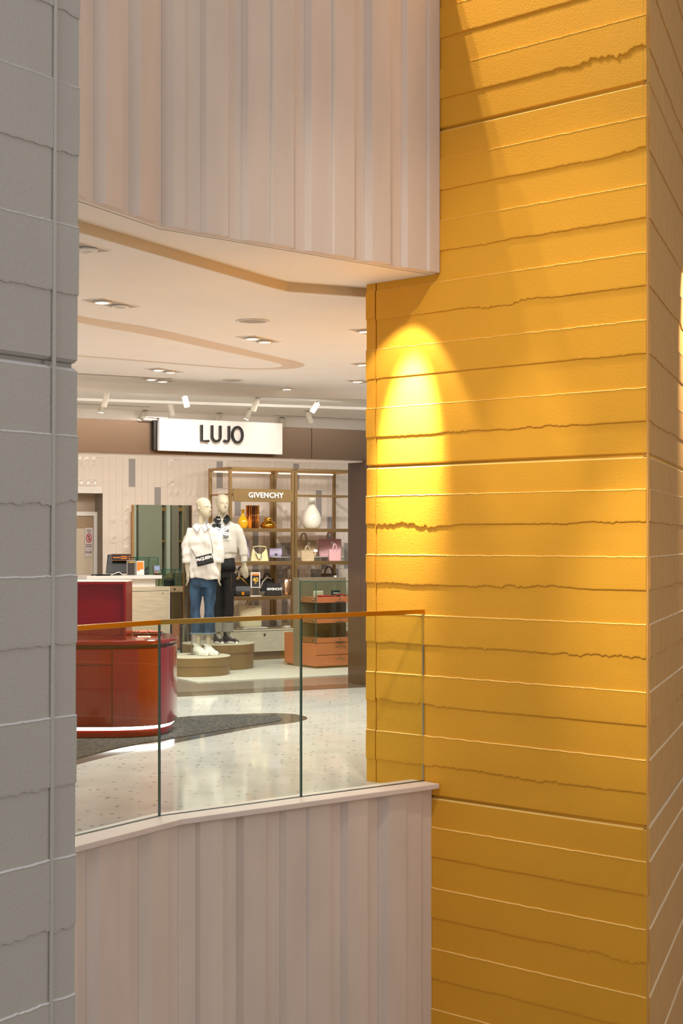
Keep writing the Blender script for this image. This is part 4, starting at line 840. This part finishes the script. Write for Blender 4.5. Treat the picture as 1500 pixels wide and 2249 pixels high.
def add_hand(bm, w, d, side, yaw=0.0):
    """relaxed hand: palm, four unequal curled fingers and a thumb; hangs along d from wrist w"""
    b2 = BM()
    loft(b2, [(0, 0, .0, .019, .021), (0, 0, -.02, .019, .027), (0, 0, -.05, .016, .037), (0, 0, -.078, .014, .037), (0, 0, -.090, .011, .034)], 16, 2.6)
    for i, (y, L_) in enumerate(((-.030, .068), (-.010, .078), (.010, .072), (.029, .056))):
        c_ = -side*.004
        tube(b2, [(0, y, -.080), (c_, y, -.080-L_*.4), (c_*3.2, y*.95, -.080-L_*.72), (c_*6.5, y*.9, -.080-L_)], [.0098, .009, .0082, .0062], 8)
    tube(b2, [(0, -.022, -.018), (-side*.006, -.044, -.045), (-side*.010, -.052, -.072), (-side*.012, -.050, -.093)], [.013, .0115, .0098, .007], 8)
    z = -Vector(d).normalized(); M = Matrix.Translation(w) @ z.to_track_quat('Z', 'Y').to_matrix().to_4x4() @ Matrix.Rotation(yaw, 4, 'Z'); b2.transform(M)
    me = bpy.data.meshes.new('t'); b2.to_mesh(me); bm.from_mesh(me); bpy.data.meshes.remove(me); b2.free()
def shoe(parent, pos, yaw, upper, sole, L_=.27, laces=None, chunky=0):
    o = BM(); R = []
    for i in range(13):
        t = i/12; y = .07-L_*t; wd = (.030+.014*math.sin(math.pi*min(1, t*1.1))**.7+.004*t)*(1 if t < .9 else .86); h = .092-.0*t if t < .25 else .092-.056*min(1, (t-.25)/.5)**.9
        h = h*(1 if t < .92 else .75); R.append([(-wd, y, .018), (-wd*.98, y, .018+h*.45), (-wd*.62, y, .018+h*.88), (0, y, .018+h), (wd*.62, y, .018+h*.88), (wd*.98, y, .018+h*.45), (wd, y, .018)])
    rings(o, R); up = build('shoe', o, upper, parent, smooth=True, bevel=0, loc=pos, rz=yaw)
    s_ = BM(); SR = []
    for z, g in ((0, -.002), (.004, .004), (.022+chunky, .004), (.026+chunky, -.001)):
        SR.append([( (.034+g+.010*max(0, math.sin(a))*0+.006*(math.sin(a) < 0))*math.cos(a)*1.15, -.065+(.140+g)*math.sin(a), z) for a in [2*math.pi*k/28 for k in range(28)]])
    rings(s_, SR); build('sole', s_, sole, up, smooth=False, bevel=.003)
    if laces:
        l = BM()
        for i in range(5): y = -.0-.026*i; z = .115-.012*i; tube(l, [(-.022, y, z-.012), (0, y-.006, z+.001), (.022, y, z-.012)], .0042, 6)
        build('laces', l, laces, up, smooth=True)
    c_ = BM(); lathe(c_, [(.034, .10), (.038, .112), (.033, .122), (.028, .118)], 18, (0, .035, 0)); build('collar', c_, upper, up, smooth=True)
    return up
def project(bvh, faces, m, name, parent, eps=.003):
    bm = BM()
    for poly in faces:
        vs = []
        for x, z in poly:
            h_ = bvh.ray_cast(Vector((x, -1, z)), Vector((0, 1, 0)))[0]
            vs.append(bm.verts.new((x, (h_.y if h_ else -.1)-eps, z)))
        bm.faces.new(vs)
    bmesh.ops.triangulate(bm, faces=bm.faces[:]); return build(name, bm, m, parent)
def grid_poly(x0, x1, z0, z1, nx, nz, inside=lambda x, z: True):
    F = []
    for i in range(nx):
        for j in range(nz):
            a, b, c, d = x0+(x1-x0)*i/nx, x0+(x1-x0)*(i+1)/nx, z0+(z1-z0)*j/nz, z0+(z1-z0)*(j+1)/nz
            if inside((a+b)/2, (c+d)/2): F.append([(a, c), (b, c), (b, d), (a, d)])
    return F
def ell(cx, cz, rx, rz, a0):
    def f(x, z):
        dx, dz_ = x-cx, z-cz; u_ = dx*math.cos(a0)+dz_*math.sin(a0); v_ = -dx*math.sin(a0)+dz_*math.cos(a0); return (u_/rx)**2+(v_/rz)**2 < 1
    return f
def folds(seed, amp, fz=4, fx=16):
    def f(c): 
        q = noise.noise(Vector((c.x*fx+c.z*5, c.y*fx, c.z*fz+seed))); r_ = noise.noise(Vector((c.x*9, c.y*9+c.z*12, c.z*9+seed*2)))
        return amp*(q*1.1+r_*.6)-amp*.2
    return f
# --- mannequin in white shirt and jeans
MF = Vector(((446-CX)/FPX*17.72, 17.72, PT1+.0015))
mf = thing('mannequin', 'cream mannequin in oversized white shirt and blue jeans on the low olive podium', 'mannequin', MF)
b = BM(); add_head(b, (.012, -.01, 1.522), math.radians(48), 1.03)
loft(b, [(-.01, .02, 1.43, .05, .05), (-.01, .02, 1.40, .12, .06), (-.005, .01, 1.34, .14, .08), (0, .01, 1.20, .125, .085), (0, .01, 1.08, .105, .08), (0, .01, .95, .12, .08), (0, .01, .84, .12, .08), (0, .01, .80, .11, .07)], 24, 2.3)
for s, el_, wr_, hd in ((-1, (-.178, .0, 1.14), (-.166, -.03, .92), (.03, -.05, -1)), (1, (.17, .0, 1.14), (.176, -.03, .92), (-.02, -.05, -1))):
    tube(b, [(s*.12, .01, 1.36), (s*.16, .01, 1.27), el_, ((el_[0]+wr_[0])/2, -.02, 1.03), wr_], [.045, .042, .036, .033, .024], 14); add_hand(b, wr_, hd, s, .35*s)
for s, x in ((-1, -.055), (1, .057)): tube(b, [(s*.07, .01, .82), (s*.074, 0, .5), (x, .01, .28), (x, .02, .10)], [.050, .036, .033, .027], 14)
remesh('body', b, CREAMP, mf, .0062, 2)
b = BM(); loft(b, [(-.012, .0, 1.450, .058, .058), (-.010, .0, 1.430, .085, .068), (-.005, .0, 1.400, .148, .082), (0, 0, 1.35, .168, .096), (0, -.005, 1.25, .162, .112), (.005, -.005, 1.14, .160, .118), (.010, -.005, 1.04, .164, .124), (.015, -.005, .95, .170, .130), (.02, -.005, .89, .176, .134), (.02, -.005, .845, .176, .134, -.06)], 32, 2.2)
for s in (-1, 1): tube(b, [(s*.115, 0, 1.375), (s*.165, 0, 1.30), (s*.190, -.005, 1.20), (s*.188, -.02, 1.12), (s*.180, -.025, 1.06), (s*.180, -.025, 1.035)], [.056, .058, .054, .056, .046, .046], 18)
sh = remesh('shirt', b, SHIRT, mf, .008, 4, folds(3, .017, 2.2, 15)); bv = BVHTree.FromPolygons([v.co for v in sh.data.vertices], [list(p.vertices) for p in sh.data.polygons])
project(bv, grid_poly(.002, .030, .87, 1.40, 1, 16), SHIRT, 'placket', sh, .005)
for z in (1.33, 1.24, 1.15): project(bv, [[(.016+.006*math.cos(k), z+.006*math.sin(k)) for k in (0, 1, 2, 3, 4, 5)]], mat('button', 'c9c2b4', .3), 'button', sh, .008)
for s in (-1, 1):
    b = BM(); v = [b.verts.new(p) for p in ((s*.046-.012, .03, 1.500), (-.012+s*.004, -.085, 1.432), (-.012+s*.042, -.128, 1.365), (-.012+s*.098, -.085, 1.425), (s*.076-.012, .03, 1.462))]; b.faces.new(v)
    bmesh.ops.solidify(b, geom=b.faces[:], thickness=.006); build('collar', b, SHIRT, sh)
    build('cuff', lathe(BM(), [(.047, 1.02), (.051, 1.025), (.051, 1.065), (.047, 1.07)], 24, (s*.180, -.025, 0)), SHIRT, sh, smooth=True)
b = BM()
loft(b, [(0, .01, .93, .135, .095), (0, .01, .86, .152, .105), (0, .01, .79, .155, .105), (0, .01, .745, .150, .095)], 28, 2.4)
for s, x0, x1, x2 in ((-1, -.080, -.086, -.070), (1, .076, .070, .064)): tube(b, [(x0, .01, .80), (x0, .005, .72), ((x0+x1)/2, .0, .62), (x1, -.005, .52), (x1*.98, .0, .42), (x2, .0, .30), (x2, .0, .235)], [.077, .076, .066, .058, .060, .070, .074], 20)
je = remesh('jeans', b, DENIM, mf, .008, 2, folds(9, .0075, 7, 8))
for s, x0, x1, x2 in ((-1, -.080, -.086, -.070), (1, .076, .070, .064)): build('hem', tube(BM(), [(x2, 0, .232), (x2, 0, .246)], .076, 24), mat('hem_denim', '6d7f8c', .8), je, smooth=True)
for x, yw in ((-.055, .60), (.060, .55)): shoe(mf, (x, .0, .0), yw, SNEAK, SNEAK, laces=SNEAK, chunky=.010)
build('stand_rod', cyl(BM(), (-.135, .08, .0), (-.135, .08, .45), .006, 8), STEEL, mf); build('stand_plate', lathe(BM(), [(.16, -.0005), (.16, .003)], 40, (.0, .03, -.001), 1.15, .6), STEEL, mf)
# crossbody bag worn over the shirt
bgc = MF+Vector((.036, -.215, 1.055)); cbg = thing('crossbody_bag', 'black quilted flap bag with white McQUEEN lettering worn across the white shirt', 'handbag', bgc)
tl = math.radians(14); body = build('body', box(-.093, .093, -.022, .022, -.055, .055), BLKL, cbg, bevel=.010); body.rotation_euler = (0, -tl, 0)
bm = BM()
for i in range(7):
    x = -.085+i*.024
    tube(bm, [(x, -.0235, -.03), (x+.024, -.0235, -.005)], .0016, 6); tube(bm, [(x+.024, -.0235, -.03), (x, -.0235, -.005)], .0016, 6)
ql = build('quilting', bm, mat('quilt_grey', '4a4a4a', .35), body); text('letters', 'McQUEEN', .043, PWHITE, body, (0, -.0255, .018), ext=.001, bold=.0022, space=.86)
build('chain_strap', tube(BM(), [(.088, 0, .070), (.080, .03, .16), (.055, .065, .26), (.025, .10, .34), (.005, .15, .395), (.0, .21, .41)], .0035, 6), mat('chain_dark', '6b5a44', .3, .9), cbg, smooth=True)
build('chain_strap', tube(BM(), [(-.09, 0, .028), (-.13, .04, .08), (-.158, .12, .12), (-.17, .21, .14)], .0035, 6), mat('chain_dark', '6b5a44', .3, .9), cbg, smooth=True)
# --- mannequin in sweater and black trousers
MM = Vector(((489-CX)/FPX*18.36, 18.36, PT2+.0015))
mm = thing('mannequin', 'taller cream mannequin in ecru printed sweater with black collar and black trousers', 'mannequin', MM)
b = BM(); add_head(b, (-.002, -.01, 1.493), math.radians(24), 1.03, True)
loft(b, [(0, .02, 1.42, .05, .05), (0, .02, 1.38, .13, .07), (0, .01, 1.30, .15, .09), (0, .01, 1.15, .13, .09), (0, .01, 1.02, .12, .085), (0, .01, .88, .14, .09), (0, .01, .80, .14, .09)], 24, 2.3)
for s, el_, wr_, hd in ((-1, (-.225, .02, 1.12), (-.235, -.01, .90), (-.05, -.1, -1)), (1, (.228, .02, 1.12), (.252, -.01, .90), (.10, -.1, -1))):
    tube(b, [(s*.15, .01, 1.35), (s*.20, .01, 1.24), el_, ((el_[0]+wr_[0])/2, 0, 1.0), wr_], [.05, .046, .038, .034, .026], 14); add_hand(b, wr_, hd, s, .5*s)
for s, x in ((-1, -.06), (1, .06)): tube(b, [(s*.075, .01, .82), (s*.072, 0, .5), (x, .01, .28), (x, .02, .10)], [.08, .056, .038, .029], 14)
remesh('body', b, CREAMP, mm, .0062, 2)
b = BM(); loft(b, [(0, 0, 1.43, .070, .065), (0, 0, 1.405, .105, .078), (0, 0, 1.37, .158, .095), (0, 0, 1.30, .175, .112), (0, 0, 1.20, .170, .122), (0, 0, 1.10, .168, .126), (0, 0, 1.045, .166, .126), (0, 0, 1.035, .152, .114), (0, 0, .985, .150, .112), (0, 0, .975, .146, .108)], 32, 2.3)
for s in (-1, 1): tube(b, [(s*.125, 0, 1.35), (s*.185, .0, 1.28), (s*.222, .01, 1.17), (s*.242, 0, 1.07), (s*.249, -.008, 1.01)], [.058, .058, .053, .056, .052], 18); tube(b, [(s*.249, -.008, 1.02), (s*.252, -.01, .935)], [.042, .040], 18)
sw = remesh('sweater', b, SWEAT, mm, .008, 4, folds(17, .011, 3, 10)); bv = BVHTree.FromPolygons([v.co for v in sw.data.vertices], [list(p.vertices) for p in sw.data.polygons])
project(bv, grid_poly(-.115, .0, 1.175, 1.372, 12, 20), PRINT, 'print_square', sw); project(bv, grid_poly(-.0, .085, 1.185, 1.35, 30, 50, lambda x, z: ell(.04, 1.29, .04, .045, .3)(x, z) or ell(.035, 1.235, .045, .03, -.4)(x, z)), mat('print_grey', '6e6e6a', .7), 'print_wing', sw)
pts = [(.032, 1.315, .062, .022, .55), (-.035, 1.305, .055, .020, -.5), (.045, 1.262, .046, .020, -.15), (-.045, 1.245, .050, .020, .35), (.0, 1.215, .014, .050, .0), (.004, 1.335, .016, .040, 0), (.0, 1.275, .024, .024, 0)]
project(bv, grid_poly(-.11, .10, 1.165, 1.385, 66, 70, lambda x, z: any(ell(*e)(x, z) and not ell(e[0], e[1], e[2]*.60, e[3]*.16, e[4])(x, z) for e in pts)), PWHITE, 'print_flower', sw, .006)
project(bv, grid_poly(.030, .085, 1.178, 1.181, 8, 1), PRINT, 'print_caption', sw)
for s in (-1, 1):
    b = BM(); v = [b.verts.new(p) for p in ((s*.046, .03, 1.490), (s*.008, -.100, 1.412), (s*.046, -.142, 1.362), (s*.104, -.090, 1.418), (s*.080, .03, 1.452))]; b.faces.new(v); bmesh.ops.solidify(b, geom=b.faces[:], thickness=.007); build('collar', b, BLKD, sw)
build('undershirt', loft(BM(), [(0, 0, 1.0, .130, .095), (0, 0, .90, .146, .112), (0, 0, .845, .155, .120)], 28, 2.4), BLKD, mm, smooth=True)
b = BM(); loft(b, [(0, .01, .96, .125, .09), (0, .01, .88, .140, .10), (0, .01, .80, .150, .105), (0, .01, .75, .148, .098)], 28, 2.4)
for s, x0, x1, x2 in ((-1, -.078, -.072, -.058), (1, .078, .066, .055)): tube(b, [(x0, .01, .80), (x0, .005, .72), ((x0+x1)/2, .0, .62), (x1, -.005, .50), (x1, .0, .40), (x2, .0, .24)], [.078, .077, .070, .066, .065, .066], 20)
tr_ = remesh('trousers', b, BLKD, mm, .008, 2, folds(29, .005, 6, 8))
for x2 in (-.058, .055): build('turn_up', tube(BM(), [(x2, 0, .135), (x2, 0, .24)], [.070, .070], 24), GREYD, tr_, smooth=False)
project(BVHTree.FromPolygons([v.co for v in tr_.data.vertices], [list(p.vertices) for p in tr_.data.polygons]), grid_poly(.105, .108, .62, .82, 1, 12)+grid_poly(.108, .135, .62, .623, 6, 1), mat('stitch_brown', '6b4526', .8), 'stitching', tr_)
for x, yw in ((-.060, .35), (.062, .60)): shoe(mm, (x, .0, .0), yw, SUEDE, SNEAK, laces=SNEAK, chunky=.004)
# ---------------------------------------------------------------- orange display case
D0 = Vector(((694-CX)/FPX*18.36, 18.36, .0125)); kd = 18.36/FPX
dc = thing('display_case', 'orange drawer cabinet with glass showcase above, beside the bronze door jamb', 'display case', D0, RU)
WD = .80; DT = .374
def dz_(py): return 1.5-(py-HY)*kd-.0125
build('plinth', box(.02, WD-.02, .02, .70, 0, dz_(1464)), OLIVE, dc); build('carcass', box(0, WD, .012, DT, dz_(1464), dz_(1414)), ORANGE, dc, bevel=.002)
hx0, hx1 = hit(736, D0, U)[1], hit(756, D0, U)[1]
for nm, ya, yb in (('drawer', 1463.5, 1440.5), ('drawer', 1439, 1414)):
    d_ = build(nm, box(.003, WD-.003, -.006, .011, dz_(ya), dz_(yb)), ORANGE, dc, bevel=.002); zz = dz_(yb)-.045
    build('handle', bx(bx(bx(BM(), hx0, hx1, -.035, -.027, zz, zz+.008), hx0, hx0+.008, -.03, -.006, zz, zz+.008), hx1-.008, hx1, -.03, -.006, zz, zz+.008), STEEL, d_); build('lock', cyl(BM(), ((hx0+hx1)/2, -.006, zz+.033), ((hx0+hx1)/2, -.012, zz+.033), .008, 12), STEEL, d_)
for ya, yb in ((1413, 1402), (1369.2, 1360), (1324.4, 1312.7)):
    d_ = build('tray', box(.008, WD-.008, .0, DT-.006, dz_(ya), dz_(yb)), ORANGE, dc, bevel=.002); zz = dz_(ya)+.004
    build('handle', bx(BM(), hx0, hx1, -.016, -.006, zz, zz+.010), STEEL, d_); build('lock', cyl(BM(), ((hx0+hx1)/2, -.0, zz+.036), ((hx0+hx1)/2, -.008, zz+.036), .008, 12), STEEL, d_)
    for yy in (.06, .32): build('pin', cyl(BM(), (.010, yy, (dz_(ya)+dz_(yb))/2), (-.014, yy, (dz_(ya)+dz_(yb))/2), .009, 12), STEEL, d_)
zt_ = dz_(1278.7)
build('side_pane', box(.0, .006, 0, DT-.004, dz_(1413), zt_), GLASS2, dc); build('side_pane', box(WD-.006, WD, 0, DT-.004, dz_(1413), zt_), GLASS2, dc)
for ya, yb in ((1312.4, 1279), (1359.7, 1324.8), (1401.7, 1369.5)): build('front_pane', box(.006, WD-.006, .0, .005, dz_(ya), dz_(yb)), GLASS2, dc)
build('top_pane', box(0, WD, 0, DT-.004, zt_, zt_+.006), GLASS2, dc)
bm = BM(); e = .0035
for x in (0, WD): bx(bm, x-e, x+e, -e, e, dz_(1413), zt_+.007)
bx(bm, -e, e, DT-.010, DT-.004, dz_(1413), zt_+.007); bx(bm, -e, WD, -e, e, zt_, zt_+.008); bx(bm, -e, e, 0, DT, zt_, zt_+.008); build('pane_edges', bm, GEDGE, dc)
xs_ = hit(757.5, D0+V*.40, U)[1]
build('back_board', box(0, xs_, DT, DT+.15, .0, zof(1269, 18.75)-.0125), OLIVE2, dc, bevel=.002); build('rear_cabinet', box(.0, WD, DT+.152, DT+.36, dz_(1464), .385), ORANGE, dc, bevel=.003)
def inzone(px, t, py_base, lab, name, cat, rz=RU):
    a = hit(px, D0+V*t, U)[0]; return thing(name, lab, cat, (a.x, a.y, .0125+py_base), rz)
q = inzone(699, .2, dz_(1312.7)+.001, 'cream wallet leaning in the top glass tray', 'wallet', 'wallet'); build('body', bag_body(BM(), .13, .07, .03, .015), mat('cream_leather', 'dcd6b8', .4), q, smooth=True); build('flap', box(-.055, .055, -.02, -.012, .02, .06), mat('cream_leather', 'dcd6b8', .4), q, bevel=.003)
q = inzone(737, .2, dz_(1312.7)+.001, 'dark green wallet box with white lettering GIVENCHY in the top glass tray', 'wallet', 'wallet'); build('body', bag_body(BM(), .12, .075, .03, .015), mat('bottle_green', '1f2c28', .35), q, smooth=True); text('letters', 'GIVENCHY', .018, PWHITE, q, (0, -.022, .04), ext=.001, bold=.0006)
q = inzone(730, .08, dz_(1312.7)+.001, 'red leather strap laid along the front of the top glass tray', 'strap', 'belt'); build('band', tube(BM(), [(-.19, .02, .012), (-.16, -.01, .014), (-.12, .03, .01), (-.08, 0, .016), (-.03, .02, .009), (.03, .0, .010), (.08, .02, .022), (.13, .0, .028), (.19, .02, .012)], [.012, .014, .010, .012, .009, .008, .009, .008, .012], 8), mat('red_leather', 'c8322a', .4), q, smooth=True)
for px, lab, w_, h_ in ((709, 'dark brown handbag at the left of the lower glass compartment', .15, .10), (741, 'dark brown handbag with ringed handle at the right of the lower glass compartment', .17, .13)):
    q = inzone(px, .2, dz_(1402)+.001, lab, 'handbag', 'handbag'); build('body', bag_body(BM(), w_, h_*.8, .09, .05, w_*.7), mat('dark_bag', '33291f', .4), q, smooth=True); handle(q, mat('dark_bag', '33291f', .4), -w_*.25, w_*.25, 0, h_*.7, h_*.35, .006)
q = inzone(722, .2, dz_(1360)+.001, 'flat pale pouch in the middle glass compartment', 'pouch', 'pouch'); build('body', box(-.08, .08, -.05, .05, 0, .015), mat('taupe_leather', '8f7e68', .5), q, bevel=.004); build('flap', box(-.075, .075, -.052, .0, .0155, .021), mat('taupe_leather', '8f7e68', .5), q, bevel=.002)
